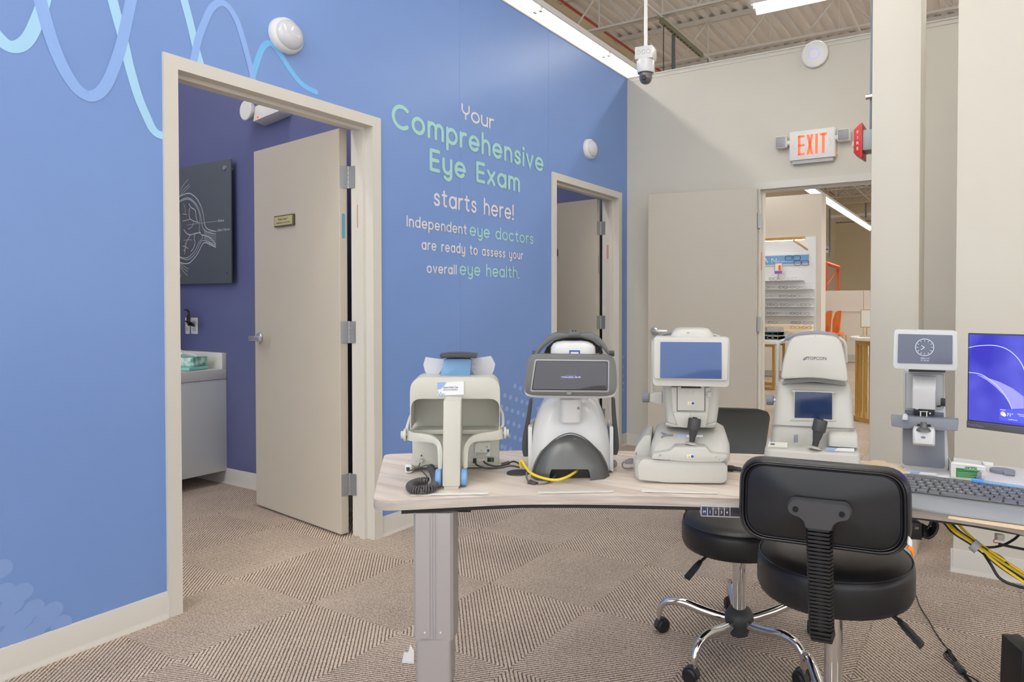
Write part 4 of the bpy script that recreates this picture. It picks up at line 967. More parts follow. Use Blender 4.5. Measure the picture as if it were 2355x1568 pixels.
T.slab('lower_panel', rc(q4([(505,945),(560,955),(755,950),(780,820),(465,815)]), 2), 1.783, 1.80, M_cream, .002)
T.slab('panel_seam', q4([(617,945),(620,945),(620,812),(617,812)]), 1.7825, 1.784, mat('seam', (150, 146, 140), .6))
# screen head
T.slab('screen_housing', rc(q4([(282,572),(965,585),(978,160),(960,142),(300,134),(275,170)]), [10,10,8,5,5,8], 5), 1.735, 1.80, M_cream, .006, tilt=.1)
T.slab('screen_bezel', rc(q4([(290,512),(950,530),(970,150),(285,140)]), 6, 4), 1.722, 1.74, M_cream, .003, tilt=.1)
tsc = T.slab('screen_glass', rc(q4([(345,505),(900,513),(900,186),(348,181)]), 1.5), 1.7195, 1.7225, mat('blue_screen', (62, 90, 142), .14, coat=.3), .0004, tilt=.1)
T.slab('reflected_marker', rc(q4([(370,375),(440,412),(455,395),(385,348)]), 4), 1.7185, 1.7196, mat('reflection_glow', (90, 120, 240), .4, emis=.6), parent=tsc, tilt=.1)  # reflection drawn on the glass as a glowing blue patch
T.slab('head_housing', rc(q4([(300,150),(950,155),(900,500),(320,500)]), 8), 1.80, 1.93, M_cream, .02)
T.loft('head_dome', [(778,1540,1645,1.76,1.93,.03),(766,1545,1640,1.765,1.92,.03),(758,1552,1632,1.775,1.91,.03),(755,1562,1620,1.79,1.89,.025)], M_cream, angle=60)
T.slab('head_mark', q4([(585,99),(610,99),(610,95),(585,95)]), 1.761, 1.763, M_dgrey)
T.tube('forehead_strap', [(1517,772,1.95),(1535,767,1.95),(1545,765,1.95)], .004, M_mgrey); T.tube('forehead_strap', [(1634,768,1.95),(1646,771,1.95),(1656,774,1.95)], .003, M_cream)
# chin rest post and knob
T.slab('chin_rest_arm', rc(q4([(252,720),(365,752),(365,640),(295,640),(255,650)]), 3), 1.90, 1.95, M_cream, .003)
T.slab('chin_rest_post', q4([(258,645),(286,645),(278,170),(268,170)]), 1.92, 1.94, M_cream, .002)
c = T.L(OX4+218/S3, OY4+682/S3, 1.92)
g = G(); rr_ = [(.0145 if k % 2 else .0135) for k in range(36)]
g.rings([[(xx, rr_[k]*math.cos(2*PI*k/36), rr_[k]*math.sin(2*PI*k/36)) for k in range(36)] for xx in (-.0095, .0095)]); g.v = [(a+c.x, b+c.y, d_+c.z) for a, b, d_ in g.v]
build('chin_rest_knob', g, M_mgrey, T.root, bevel=.001, label='blue grey ribbed knob')
def joystick(dv, x0, y0, x1, y1, z, hpx, wpx, s=1.0):
    a = dv.L(x0, y0, z); b = dv.L(x1, y1, z+.006); ax = (b-a).normalized(); Ln = (b-a).length; r = wpx/2*z/F; hc = hpx*z/F
    M_ = Vector((0,0,1)).rotation_difference(ax).to_matrix().to_4x4(); M_.translation = a
    def lat(nm, prof, m):
        g = G().lathe(prof, 26); g.v = [tuple(M_ @ Vector(p)) for p in g.v]; return build(nm, g, m, dv.root)
    lat('joystick_shaft', [(0,0),(r*.42,0),(r*.5,Ln*.25),(r*.55,Ln*.27),(r*.78,Ln-hc*1.05),(0,Ln-hc)], M_dgrey)
    lat('joystick_grip', [(0,Ln-hc-.004),(r*.7,Ln-hc-.004),(r*.98,Ln-hc+.001),(r,Ln-hc+.003),(r,Ln-.003),(r*.94,Ln),(0,Ln)], M_dgrey)
    lat('joystick_button', [(0,Ln),(r*.36,Ln),(r*.34,Ln+.003),(0,Ln+.0035)], M_black)
    lat('joystick_boot', [(0,-.004),(r*1.05,-.004),(r*.9,0),(r*.4,.002),(0,.002)], mat('boot_grey', (176, 172, 164), .6))
joystick(T, 1591, 1018, 1598, 962, 1.75, 26, 29.5)
T.tube('stage_lever', [(OX4+358/S3,OY4+1045/S3,1.78),(OX4+385/S3,OY4+1020/S3,1.785),(OX4+462/S3,OY4+1018/S3,1.785)], .002, M_mgrey); T.tube('stage_lever', [(OX4+358/S3,OY4+996/S3,1.80),(OX4+400/S3,OY4+1012/S3,1.79)], .002, M_mgrey)
for i, (x, y) in enumerate(((345,1195),(350,1205),(338,1208),(332,1240),(425,1242),(880,1243),(848,1218))): T.disc('paint_chip', OX4+x/S3, OY4+y/S3, 1.7138, .8, .001, M_dgrey, n=8)
pc = Dev('mains_lead', 'black ribbed power cord plugged into the right of the blue-screen instrument', 'cable', 1690, 1077, 1.90, DZ)
pc.tube('plug', [(1672,1076,1.86),(1686,1077,1.86)], .0085, M_black, smooth=False); pc.tube('strain_relief', [(1686,1077,1.86),(1704,1079,1.86)], [.0062, .0042], M_dgrey, smooth=False)
for k in range(4): pc.tube('rib', [(1688+k*4.2,1077+k*.5,1.86),(1690+k*4.2,1077+k*.5,1.86)], .0068-.0005*k, M_black, smooth=False)
pc.tube('lead', [(1703,1079,1.86),(1716,1080,1.86),(1735,1083,1.86),(1770,1087,1.88)], .0032, M_dgrey)
us = Dev('grey_connectors', 'grey usb plugs and short loop at the left of the blue-screen instrument', 'cable', 1443, 1066, 1.90, DZ)
us.slab('plug_body', rc(q4([(30,1282),(102,1282),(102,1252),(30,1250)]), 2), 1.86, 1.875, M_mgrey, .001); us.slab('plug_body', rc(q4([(55,1258),(104,1256),(104,1238),(55,1240)]), 2), 1.88, 1.893, M_mgrey, .001)
us.tube('loop', [(OX4+x/S3, OY4+y/S3, 1.87) for x, y in ((100,1316),(60,1322),(20,1318),(4,1290),(14,1266),(40,1264))], .0022, M_mgrey)
# ================================================================== instrument 4: refractor with small dark screen
def q5(l): return [(1740+x/5.226, 700+y/5.226) for x, y in l]
def q6(l): return [(1420+x/3.7333, 730+y/3.7333) for x, y in l]
R4 = Dev('keratometer', 'grey white eye instrument with small dark screen behind the near stool', 'eye instrument', 1870, 1090, 1.80, DZ, face=1)
R4.loft('base', [(1097,1752,1985,1.80,2.03,.02),(1060,1755,1981,1.80,2.03,.025),(1036,1757,1980,1.80,2.03,.03),(1030,1760,1977,1.81,2.03,.03),(1020,1768,1970,1.86,2.03,.03)], M_cream, bev=.001, angle=40)
R4.loft('body', [(1022,1771,1972,1.875,2.03,.025),(980,1775,1966,1.885,2.03,.025),(940,1780,1963,1.895,2.03,.03),(900,1785,1959,1.905,2.03,.03),(884,1787,1956,1.915,2.03,.03),(877,1793,1950,1.93,2.02,.03)], M_cream, bev=.001, angle=40)
R4.slab('body_seam', q5([(175,1452),(690,1478),(1195,1500),(1195,1494),(690,1470),(177,1446)]), 1.880, 1.89, mat('seam', (150, 146, 140), .6))
R4.slab('neck', rc(q5([(300,955),(690,930),(1080,975),(1050,915),(690,880),(340,905)]), 2), 1.91, 2.0, mat('neck_grey', (150, 148, 146), .5), .002)
R4.slab('screen_recess', rc(q5([(395,1395),(965,1400),(920,1375),(915,1060),(970,1050),(410,1030),(450,1060),(448,1365)]), 2), 1.886, 1.895, M_cream, .0015)
R4.slab('screen_glass', rc(q5([(456,1362),(680,1366),(908,1384),(910,1064),(690,1052),(460,1050)]), 1.5), 1.8845, 1.887, mat('navy_screen', (40, 56, 92), .15, coat=.3), .0005)
hd = rc(q5([(285,900),(690,882),(1105,935),(1090,760),(1030,460),(960,395),(720,368),(450,395),(380,450),(310,700)]), [8,20,8,40,14,10,40,10,14,40], 6)
R4.slab('head', hd, 1.86, 1.99, M_cream, .012)
R4.slab('head_front', [(x*.985+1873*.015, y*.985+822*.015) for x, y in hd], 1.852, 1.865, M_cream, .005)
R4.slab('head_seam', q5([(694,394),(698,394),(712,370),(706,370)]), 1.8515, 1.853, mat('seam', (150, 146, 140), .6))
R4.text('maker_name', 'TOPCON', 1878.5, 700+649/5.226, 1.8512, 7.6, M_print, None, 1.0)
for k, (x, y) in enumerate(((572,654),(594,644))): R4.slab('maker_emblem', rc(q5([(x-16,y+14),(x+2,y+18),(x+20,y-18),(x+2,y-16)]), 1.4), 1.8508, 1.8515, M_print)
R4.slab('maker_emblem', q5([(560,646),(616,640),(616,645),(560,651)]), 1.8503, 1.8509, M_cream)
fp = smooth_path([R4.L(*p, 1.95) for p in q5([(335,415),(430,375),(560,352),(700,345),(830,352),(930,375),(985,402)])], 5)
build('forehead_pad', G().rings([[(p.x, p.y, p.z-.006), (p.x, p.y, p.z+.004), (p.x, p.y+.03, p.z+.006), (p.x, p.y+.03, p.z-.006)] for p in fp]), M_mgrey, R4.root, bevel=.002, label='blue grey forehead pad')
R4.tube('rest_frame', [(*q5([p])[0], 1.97) for p in ((250,980),(256,700),(262,500),(285,450),(345,425))], .0052, M_cream)
R4.tube('rest_frame', [(*q5([p])[0], 1.97) for p in ((1075,700),(1072,560),(1062,470),(1030,430),(990,405))], .0052, M_cream)
c = R4.L(1771, 920, 1.99); g = G(); rr_ = [(.0155 if k % 2 else .0145) for k in range(36)]
g.rings([[(xx+c.x, rr_[k]*math.cos(2*PI*k/36)+c.y, rr_[k]*math.sin(2*PI*k/36)+c.z) for k in range(36)] for xx in (-.0105, .0105)])
build('chin_rest_knob', g, M_mgrey, R4.root, bevel=.001, label='blue grey ribbed knob')
R4.tube('knob_axle', [(1776,920,1.99),(1790,921,1.99)], .005, M_steel, smooth=False)
R4.loft('printer_bump', [(1026,1905,1974,1.83,1.93,.01),(1004,1905,1974,1.83,1.93,.012),(996,1907,1972,1.84,1.93,.015),(992,1912,1968,1.86,1.93,.015)], M_cream, angle=60)
R4.slab('release_button', rc(q6([(1512,1075),(1550,1075),(1548,1012),(1514,1012)]), 1.5), 1.83, 1.845, M_mgrey, .001)
R4.slab('rating_label', q6([(1290,1112),(1455,1118),(1462,1075),(1300,1068)]), 1.812, 1.814, mat('label_cream', (226, 226, 216), .6)); R4.slab('label_line', q6([(1312,1092),(1350,1094),(1350,1082),(1314,1080)]), 1.811, 1.812, M_print)
R4.slab('printed_card', q6([(1785,1140),(2030,1152),(2034,1124),(1790,1116)]), 1.81, 1.812, M_card); R4.slab('card_tint', q6([(1785,1140),(1860,1143),(1890,1120),(1790,1116)]), 1.809, 1.81, M_cardb)
joystick(R4, 1874, 1027, 1888, 965, 1.82, 27, 32)
# ================================================================== instrument 5: lens meter
def q7(l): return [(2030+x/4.0215, 740+y/4.0215) for x, y in l]
N5 = Dev('lens_meter', 'tall slim grey lens meter with clock on its tilted screen', 'eye instrument', 2128, 1096, 1.81, DZ, face=1)
N5.loft('base', [(1095,2077,2187,1.81,1.98,.01),(1084,2079,2186,1.82,1.98,.012),(1078,2082,2180,1.845,1.98,.012)], M_pearl, bev=.001)
bd = rc(q7([(160,1300),(215,1372),(600,1392),(612,1320),(590,985),(565,455),(195,450),(192,800),(182,985)]), [6,8,8,6,20,3,3,20,20], 4)
N5.slab('column_body', bd, 1.875, 1.97, M_offw if False else mat('pale_grey_plastic', (196, 198, 198), .4), .004)
N5.slab('lower_panel', rc(q7([(180,1318),(575,1358),(572,1010),(188,990)]), [8,8,2,2]), 1.870, 1.877, M_mgrey, .0015, label='blue grey lower panel')
N5.slab('upper_panel', q7([(205,880),(565,895),(565,842),(205,815)]), 1.870, 1.877, mat('slate_panel', (92, 98, 112), .5), .001)
N5.slab('neck_panel', rc(q7([(195,800),(560,815),(575,485),(215,478)]), 3), 1.868, 1.878, mat('neck_pale', (180, 182, 182), .45), .002)
for x in (210, 560): N5.slab('neck_seam', q7([(x,800),(x+4,800),(x+4,470),(x,470)]), 1.867, 1.869, mat('seam', (150, 146, 140), .6))
N5.loft('centre_cover', [(939,2097,2151.5,1.84,1.88,.006),(900,2097.5,2152,1.82,1.88,.008),(888,2098,2153,1.82,1.88,.008),(864,2099,2153,1.85,1.88,.006)], M_pearl, angle=50, label='glossy white centre cover')
N5.slab('mechanism', q7([(285,858),(478,862),(482,808),(288,793)]), 1.855, 1.872, M_black, .001)
for x0, x1, y0, y1, m in ((300,330,800,812,M_steel),(340,420,826,834,M_steel),(455,478,800,812,M_steel),(430,446,840,856,M_steel)): N5.slab('mechanism_pin', q7([(x0,y1),(x1,y1),(x1,y0),(x0,y0)]), 1.852, 1.856, m, .0004)
for x in (350, 407): N5.tube('marking_pin', [(*q7([(x,828)])[0], 1.848), (*q7([(x,884)])[0], 1.848)], .0016, M_white, smooth=False)
N5.slab('filter_tab', q7([(536,780),(580,782),(580,708),(536,706)]), 1.845, 1.85, M_black, .001); N5.slab('filter_arm', q7([(498,790),(540,788),(540,770),(498,772)]), 1.846, 1.85, M_black, .001)
N5.slab('tray', rc(q7([(82,965),(240,990),(275,975),(300,968),(470,985),(510,1005),(695,1010),(704,905),(75,868)]), [3,3,2,2,2,3,3,2,2]), 1.825, 1.855, M_mgrey, .003, label='blue grey lens tray')
N5.loft('tray_lever', [(965,2074,2088,1.812,1.83,.004),(956,2075,2088,1.812,1.83,.004),(952,2078,2085,1.815,1.83,.003)], mat('pale_grey_plastic', (196, 198, 198), .4))
N5.loft('lens_table', [(1023,2100,2150,1.80,1.85,.01),(1018,2098.5,2151,1.79,1.85,.01),(990,2098.5,2151,1.79,1.85,.01),(984,2101,2149,1.795,1.85,.01)], M_pearl, angle=50)
N5.disc('table_button', 2030+376/4.0215, 740+1068/4.0215, 1.788, 5, .002, M_mgrey, squash=.5)
c = N5.L(2030+378/4.0215, 740+985/4.0215, 1.80)
build('lens_cone', G().lathe([(0,-.006),(.021,-.006),(.020,-.002),(.010,.003),(.0075,.016),(0,.016)], 24, c), M_gunm, N5.root)
N5.slab('cone_slot', q7([(320,965),(445,970),(445,950),(320,945)]), 1.8235, 1.826, M_black)
N5.slab('screen_housing', rc(q7([(97,408),(115,432),(665,450),(692,430),(690,95),(660,82),(120,72),(103,90)]), 5, 4), 1.79, 1.83, mat('pale_grey_plastic', (196, 198, 198), .4), .006, tilt=.12)
N5.slab('screen_hinge', q7([(240,462),(580,470),(580,440),(240,432)]), 1.85, 1.88, M_dgrey, .002)
sg = N5.slab('screen_glass', rc(q7([(138,376),(644,390),(646,124),(144,112)]), 1), 1.7865, 1.79, mat('slate_screen', (96, 102, 120), .2), .0004, tilt=.12)
mg = mat('clock_white', (206, 214, 230), .5, emis=.35)
N5.tube('clock_ring', [(2126.5+21.2*math.cos(t), 798.7-19.2*math.sin(t), 1.785) for t in [2*PI*i/36 for i in range(37)]], .0009, mg, sg, n=5, k=1)
for k in range(12):
    t = 2*PI*k/12; N5.tube('hour_mark', [(2126.5+r_*math.cos(t), 798.7-r_*.9*math.sin(t), 1.785) for r_ in (15, 19)], .0007, mg, sg, n=4, smooth=False)
for r_, t in ((8.5, 155), (10, 212)): N5.tube('clock_hand', [(2126.5, 798.7, 1.7848), (2126.5+r_*math.cos(math.radians(t)), 798.7-r_*math.sin(math.radians(t)), 1.7848)], .0009, mg, sg, n=4, smooth=False)
N5.text('screen_text', '2026- 4-17', 2127.5, 824, 1.783, 3.2, mg, sg); N5.text('screen_text', '21: 43: 02', 2127, 829, 1.783, 3.2, mg, sg)
N5.slab('printed_card', q7([(250,1402),(500,1422),(500,1402),(262,1382)]), 1.815, 1.818, M_card); N5.slab('card_tint', q7([(250,1402),(330,1408),(350,1389),(262,1382)]), 1.8135, 1.815, M_cardb)
# ================================================================== monitor
A = dep(2225, 875, 1.95); dx = Vector((.952, -.305, 0)); ang = math.atan2(dx.y, dx.x)
mo = thing('monitor', 'wide computer monitor with glowing blue violet wallpaper', 'monitor', (A.x, A.y, 0), ang)
zt, zb_ = 1.1365, .860
build('bezel', bx(0, .50, 0, .012, zb_, zt), mat('bezel_dark', (52, 54, 66), .4), mo, bevel=.002)
build('lower_bezel', bx(0, .50, -.004, .004, zb_, zb_+.021), mat('bezel_lower', (92, 90, 98), .45), mo, bevel=.001)
build('back_shell', bx(.05, .45, .01, .04, zb_+.04, zt-.04), M_black, mo, bevel=.008)
SB = mat('wallpaper_violet', (92, 92, 236), .3, emis=.95); 
# gradient wallpaper
nt = SB.node_tree; b_ = nt.nodes['Principled BSDF']; tc = node(nt, 'ShaderNodeTexCoord'); sp = node(nt, 'ShaderNodeSeparateXYZ'); nt.links.new(tc.outputs['Object'], sp.inputs[0])
ng = node(nt, 'ShaderNodeTexNoise'); ng.inputs['Scale'].default_value = 6; nt.links.new(tc.outputs['Object'], ng.inputs['Vector'])
cc_ = ramp(nt, ng.outputs['Fac'], [(0.35, (66, 62, 214)), (0.6, (110, 112, 250))]); nt.links.new(cc_, b_.inputs['Emission Color']); b_.inputs['Base Color'].default_value = lin((20, 20, 60))
scn = build('screen_panel', bx(.004, .496, -.0012, .004, zb_+.023, zt-.004), SB, mo)
def mpx(l): # pixel on monitor plane to local x,z
    out = []
    nrm = Vector((dx.y, -dx.x, 0))
    for px, py in l:
        d = ray(px, py); t = ((A-CAM).dot(nrm))/d.dot(nrm); P = CAM+d*t; q = P-A; out.append((q.dot(dx), P.z))
    return out
def onscreen(name, pts, w, m, off):
    pen = Pen(); P = smooth_path([(a, b, 0) for a, b in mpx(pts)], 6); pen.stroke([(p.x, p.y) for p in P], w)
    me = bpy.data.meshes.new(name); me.from_pydata([(y, off-x*.01, z) for x, y, z in pen.g.v], [], pen.g.f); me.materials.append(m); o = bpy.data.objects.new(name, me); C.objects.link(o); o.parent = scn; return o
mA = mat('swoosh_light', (168, 176, 255), .4, emis=.95); mB = mat('swoosh_soft', (132, 132, 246), .4, emis=.9)
def poly_s(name, pts, m, off): 
    P = mpx(pts); o = build(name, G().add([(a, off, z) for a, z in P], [tuple(range(len(P)))]), m, scn, flat=True); return o
poly_s('wallpaper_band', [(2330,940),(2355,939),(2355,912),(2330,893),(2300,878),(2270,868),(2245,860),(2270,874),(2290,890),(2310,910)], mB, -.0016)
onscreen('wallpaper_swoosh', [(2229,799),(2250,795),(2285,794),(2315,802),(2340,822),(2355,847),(2362,880)], .0022, mA, -.002)
onscreen('wallpaper_swoosh', [(2229,856),(2255,860),(2280,875),(2300,893),(2318,918),(2328,940)], .0022, mA, -.002)
poly_s('weather_widget', [(2299,940),(2360,944),(2360,975),(2299,965)], mat('widget_blue', (74, 82, 206), .4, emis=.8), -.0019)
def mtext(s, px, py, h, al='CENTER', m=None):
    a, z = mpx([(px, py)])[0]; return text_mesh('screen_text', s, h, m or mat('text_glow', (232, 236, 255), .5, emis=.9), scn, Matrix.Translation((a, -.003, z)) @ RX90, align=al)
mtext('71°', 2323.5, 954, .012); mtext('Dresden', 2307.5, 942, .004); mtext('Cooling trend until', 2353, 953, .0036); mtext('the next 5 days', 2355, 957, .0036); mtext('See full forecast', 2330, 965, .0035)
a_, z_ = mpx([(2307, 951)])[0]
build('sun_icon', G().lathe([(0,-.0022),(.0062,-.0022),(.0062,-.002),(0,-.002)], 20, (a_, 0, z_), 'y'), mat('sun_icon', (255, 186, 70), .5, emis=.9), scn)
build('cloud_icon', G().lathe([(0,-.0027),(.0042,-.0027),(.0042,-.0024),(0,-.0024)], 16, (a_+.004, 0, z_-.003), 'y'), mat('cloud_icon', (240, 240, 255), .5, emis=.9), scn)
a_, z_ = mpx([(2245, 978)])[0]
text_mesh('maker_name', 'ThinkVision', .0115, mat('maker_grey', (150, 146, 150), .5), mo, Matrix.Translation((a_, -.0046, z_)) @ RX90, sx=.8)
build('stand_neck', G().rings([[(.25+x, y, z) for x, y in rrect(-.03, .03, .035, .055, .008)] for z in (DZ+.01, 1.0)]), M_dgrey, mo)
build('stand_base', G().rings([[(.25+x, y, z) for x, y in rrect(-.11, .11, -.10, .07, .02)] for z in (DZ+.0005, DZ+.012)]), M_dgrey, mo, bevel=.003)
# ================================================================== keyboard
kb = thing('keyboard', 'dark grey full-size keyboard with a paler wrist rest, right end of desk', 'keyboard', (2.60, -3.497, DZ+.003))
M_kb = mat('keyboard_grey', (112, 114, 116), .5); M_key = mat('key_grey', (104, 106, 109), .45); M_rest = mat('wrist_rest_grey', (146, 150, 154), .55)
KW, KD = .47, .232
pf = lambda y: .008+.022*(y/KD)
sec = rrect(0, KW, 0.085, KD, .02, 4)
build('body', G().rings([[(x, y, 0) for x, y in sec], [(x, y, pf(y)) for x, y in sec]]), M_kb, kb, bevel=.003)
sec = rrect(0, KW, 0, .088, .012, 4)
build('wrist_rest', G().rings([[(x, y, 0) for x, y in sec], [(x, y, .008+.008*(y/.088)) for x, y in sec]]), M_rest, kb, bevel=.003, label='paler grey wrist rest')
KM = {}
def key(x, y, w, d=.0165):
    if w not in KM:
        o = build('key', G().rings([[(a, b, 0) for a, b in rrect(0, w, 0, d, .002, 2)], [(a, b, .0045) for a, b in rrect(.0012, w-.0012, .001, d-.0012, .002, 2)]]), M_key); KM[w] = o.data
    else: o = bpy.data.objects.new('key', KM[w]); C.objects.link(o)
    o.parent = kb; o.location = (x, y, pf(y+d/2)+.001); o.rotation_euler = (math.atan(.022/KD), 0, 0); return o
rows = [(.092, [.030,.024,.024,.100,.024,.026,.026,.024], '   '), (.1115, [.038]+[.0172]*10+[.046], ' ZXCVBNM,./'), (.1305, [.030]+[.0172]*11+[.036], ' ASDFGHJKL;\''), (.1495, [.0255]+[.0172]*12+[.0225], ' QWERTYUIOP[]'), (.1685, [.0172]*13+[.034], '`1234567890-='), (.193, [.0172]+[.0155]*13, '')]
for y, ws, lg in rows:
    x = .014
    for i, w in enumerate(ws):
        if y == .193 and i in (1, 5, 9): x += .010
        key(x, y, w, .0165 if y < .19 else .010)
        if i < len(lg) and lg[i].strip(): text_mesh('key_legend', lg[i], .0062, M_white, kb, Matrix.Translation((x+w*.5, y+.0095, pf(y+.01)+.0062)) @ Matrix.Rotation(math.atan(.022/KD), 4, 'X'))
        x += w+.0022
    xs = [x+.006+k*.0192 for k in range(3)] if y > .14 else ([] if y > .12 else [x+.006+k*.0192 for k in range(3)])
    for xx in xs: key(xx, y, .0172, .0165 if y < .19 else .010)
    for k in range(4):
        if y < .19: key(.372+k*.0194, y, .0172)
for k in range(4): build('media_key', G().lathe([(0,0),(.005,0),(.0045,.003),(0,.003)], 14, (.105+.02*k, .217, pf(.217))), M_key, kb)
# pen, card box, white handheld device, papers
a = at(2234, 1104, 'z', DZ+.040); b = at(2372, 1124, 'z', DZ+.036)
pn = thing('blue_pen', 'translucent blue pen lying across the keyboard top', 'pen', a)
v = b-a; build('barrel', G().tube([(0,0,0), v], .0042, 12), mat('pen_clear', (150, 196, 236), .15, trans=.4), pn); build('cap', G().tube([(0,0,0), v*.22], .0052, 12), mat('pen_blue', (84, 150, 224), .25), pn); build('pocket_clip', G().tube([(0,-.004,.003), v*.2+Vector((0,-.004,.003))], .0014, 6), mat('pen_blue', (84, 150, 224), .25), pn)
B6 = Dev('bandage_box', 'open white and green bandage carton beside the lens meter', 'box', 2228, 1104, 1.80, DZ, face=1, extra=-.12)
cardw = mat('carton_white', (228, 230, 226), .6)
fa_ = [(2187,1104),(2266,1110),(2267,1073),(2187,1063)]
B6.slab('front_panel', fa_, 1.795, 1.797, cardw)
B6.slab('back_panel', [(2193,1104),(2284,1108),(2284,1064),(2193,1052)], 1.86, 1.862, cardw)
for x0, sd in ((2187, 'left'), (2266, 'right')):
    p = B6.L(x0, 1104, 1.796); qz = B6.L(x0, 1063 if x0 < 2200 else 1072, 1.796).z
    build('side_panel', bx(p.x-.0008, p.x+.0008, p.y, p.y+.066, .0, qz), cardw, B6.root)
B6.slab('torn_flap', [(2187,1066),(2210,1069),(2230,1071),(2267,1076),(2264,1071),(2240,1067),(2215,1064),(2190,1061)], 1.793, 1.7945, mat('torn_card', (246, 244, 238), .8))
gp = B6.slab('green_panel', [(2199,1106),(2262,1109),(2262,1083),(2199,1075.5)], 1.7938, 1.7948, mat('carton_green', (44, 134, 74), .5))
B6.slab('brand_lozenge', rc([(2217,1082),(2246,1085),(2247,1075),(2219,1073)], 3), 1.7925, 1.7937, mat('carton_green', (44, 134, 74), .5), parent=gp)
B6.text('carton_text', 'CURAD', 2232.5, 1078.5, 1.7915, 6.2, M_white, gp, .95)
for k in range(5): B6.slab('print_line', [(2202,1086.5+k*3.6),(2258-k*6,1089.5+k*3.6),(2258-k*6,1088.4+k*3.6),(2202,1085.4+k*3.6)], 1.793, 1.7938, mat('pale_green_print', (150, 200, 166), .6), parent=gp)
W7 = Dev('handheld_meter', 'white handheld meter with grey pad lying behind the keyboard', 'meter', 2320, 1100, 1.72, DZ, face=1)
W7.loft('body', [(1113,2246,2420,1.67,1.85,.05),(1105,2244,2424,1.67,1.86,.05),(1094,2252,2420,1.70,1.86,.05),(1086,2266,2410,1.74,1.85,.04)], M_pearl, bev=.001, angle=60)
c = W7.L(2305, 1090, 1.76); c.z = .0292; build('grey_pad', G().rings([[(c.x+.030*math.cos(t), c.y+.026*math.sin(t), c.z+z) for t in [2*PI*i/28 for i in range(28)]] for z in (-.006, .0012)]), M_mgrey, W7.root); 
W7.slab('nose_cap', rc([(2243,1112),(2256,1112),(2256,1094),(2247,1092)], 2), 1.655, 1.70, M_mgrey, .002); W7.slab('grey_tongue', rc([(2310,1093),(2334,1094),(2334,1088),(2308,1085)], 1.5), 1.73, 1.76, M_mgrey, .001)
tan = mat('manila_paper', (232, 210, 176), .8, var=.04)
def sheet(name, label, pts, z, th, wav=0):
    P = [at(x, y, 'z', z) for x, y in pts]; o = thing(name, label, 'paper', (P[0].x, P[0].y, DZ))
    ctr = sum(P, Vector())/len(P); g = G(); n = len(P)
    base = [p-Vector((P[0].x, P[0].y, DZ)) for p in P]; c_ = ctr-Vector((P[0].x, P[0].y, DZ))
    topv = [p+Vector((0, 0, th+wav*abs(math.sin(i*2.1)))) for i, p in enumerate(base)]
    g.rings([base, topv]); build('sheet', g, tan, o, flat=True); return o
sheet('manila_sheet', 'crinkled manila paper lying on the desk left of the keyboard', [(1984,1064),(2010,1060),(2034,1062),(2052,1074),(2078,1078),(2096,1094),(2088,1150),(2000,1150)], DZ+.0006, .001, .003)
q_ = [(2.66,-3.512),(3.05,-3.530),(3.05,-3.48),(2.66,-3.46)]
mf = thing('manila_folder', 'manila folder edge showing below the keyboard', 'folder', (2.85,-3.49,DZ))
build('sheet', G().rings([[(a-2.85+(.06 if i in (0,3) else 0), b+3.49, z) for i, (a, b) in enumerate(q_)] for z in (.0004, .0024)]), tan, mf, flat=True)
# ================================================================== cables under the desk, right
def cable(name, label, pts, r, m, cat='cable', k=6, grp=None):
    P = [dep(*p) for p in pts]; o0 = thing(name, label, cat, P[0], 0, grp)
    build('jacket', G().tube(smooth_path([p-P[0] for p in P], k), r, 8), m, o0); return o0
cbn = Dev('cable_bundle', 'bundle of black and yellow cables slung under the desk, grey strap', 'cable bundle', 2250, 1250, 1.55, dep(2250, 1300, 1.55).z)
core = [(2172,1196,1.60),(2195,1222,1.57),(2240,1252,1.54),(2300,1300,1.5),(2370,1350,1.46),(2420,1395,1.42)]
for i, (oy, ox, m) in enumerate(((0,0,M_yellow),(-6,8,M_dgrey),(-2,6,M_black),(3,2,M_black),(-9,20,M_yellow),(5,-2,M_black),(-5,2,mat('yellow_cable_dull', (196,170,40), .5)))):
    sp_ = [(x+(ox if x < 2240 else ox*.4)+(0 if x < 2250 else (x-2250)*.02*i), y+(oy*.6 if x < 2250 else oy*1.1), z+.004*(i%3)) for x, y, z in core]
    cbn.tube('wire', sp_, .0034, m, n=7)
cbn.tube('grey_strap', [(2236,1250,1.54),(2250,1262,1.532)], .014, mat('strap_grey', (168, 168, 170), .5), smooth=False, n=14)
cbn.tube('wire', [(2258,1265,1.53),(2280,1300,1.50),(2300,1330,1.48),(2340,1348,1.46),(2400,1360,1.45)], .0032, M_black)
cbn.tube('wire', [(2258,1258,1.53),(2300,1280,1.52),(2315,1295,1.50),(2340,1330,1.48)], .003, M_black)
cbl = Dev('power_brick', 'black power brick with coiled lead under the desk beside the stool', 'power adapter', 2110, 1222, 1.62, dep(2110, 1240, 1.62).z)
cbl.slab('brick', [(2090,1240),(2121,1242),(2121,1203),(2090,1200)], 1.62, 1.66, M_black, .002); cbl.slab('brick_label', [(2104,1217),(2113,1217),(2113,1211),(2104,1211)], 1.6185, 1.62, mat('label_dim', (120, 112, 108), .6))
for k in range(6): cbl.tube('lead', [(2121,1232-k*5,1.63),(2136+k,1236-k*4,1.63+.006*k),(2150-k,1226-k*3,1.63+.006*k),(2156-k*2,1208,1.63+.005*k),(2150,1196,1.63)], .0042, M_black)
cbl.tube('lead', [(2121,1222,1.64),(2132,1216,1.64),(2139,1205,1.64),(2143,1196,1.64)], .003, M_black)
cable('under_desk_lead', 'thin black lead looping under the desk in front of the white wall end', [(2262,1258,1.70),(2285,1258,1.70),(2310,1252,1.68),(2332,1240,1.66),(2345,1228,1.64)], .0032, M_black)
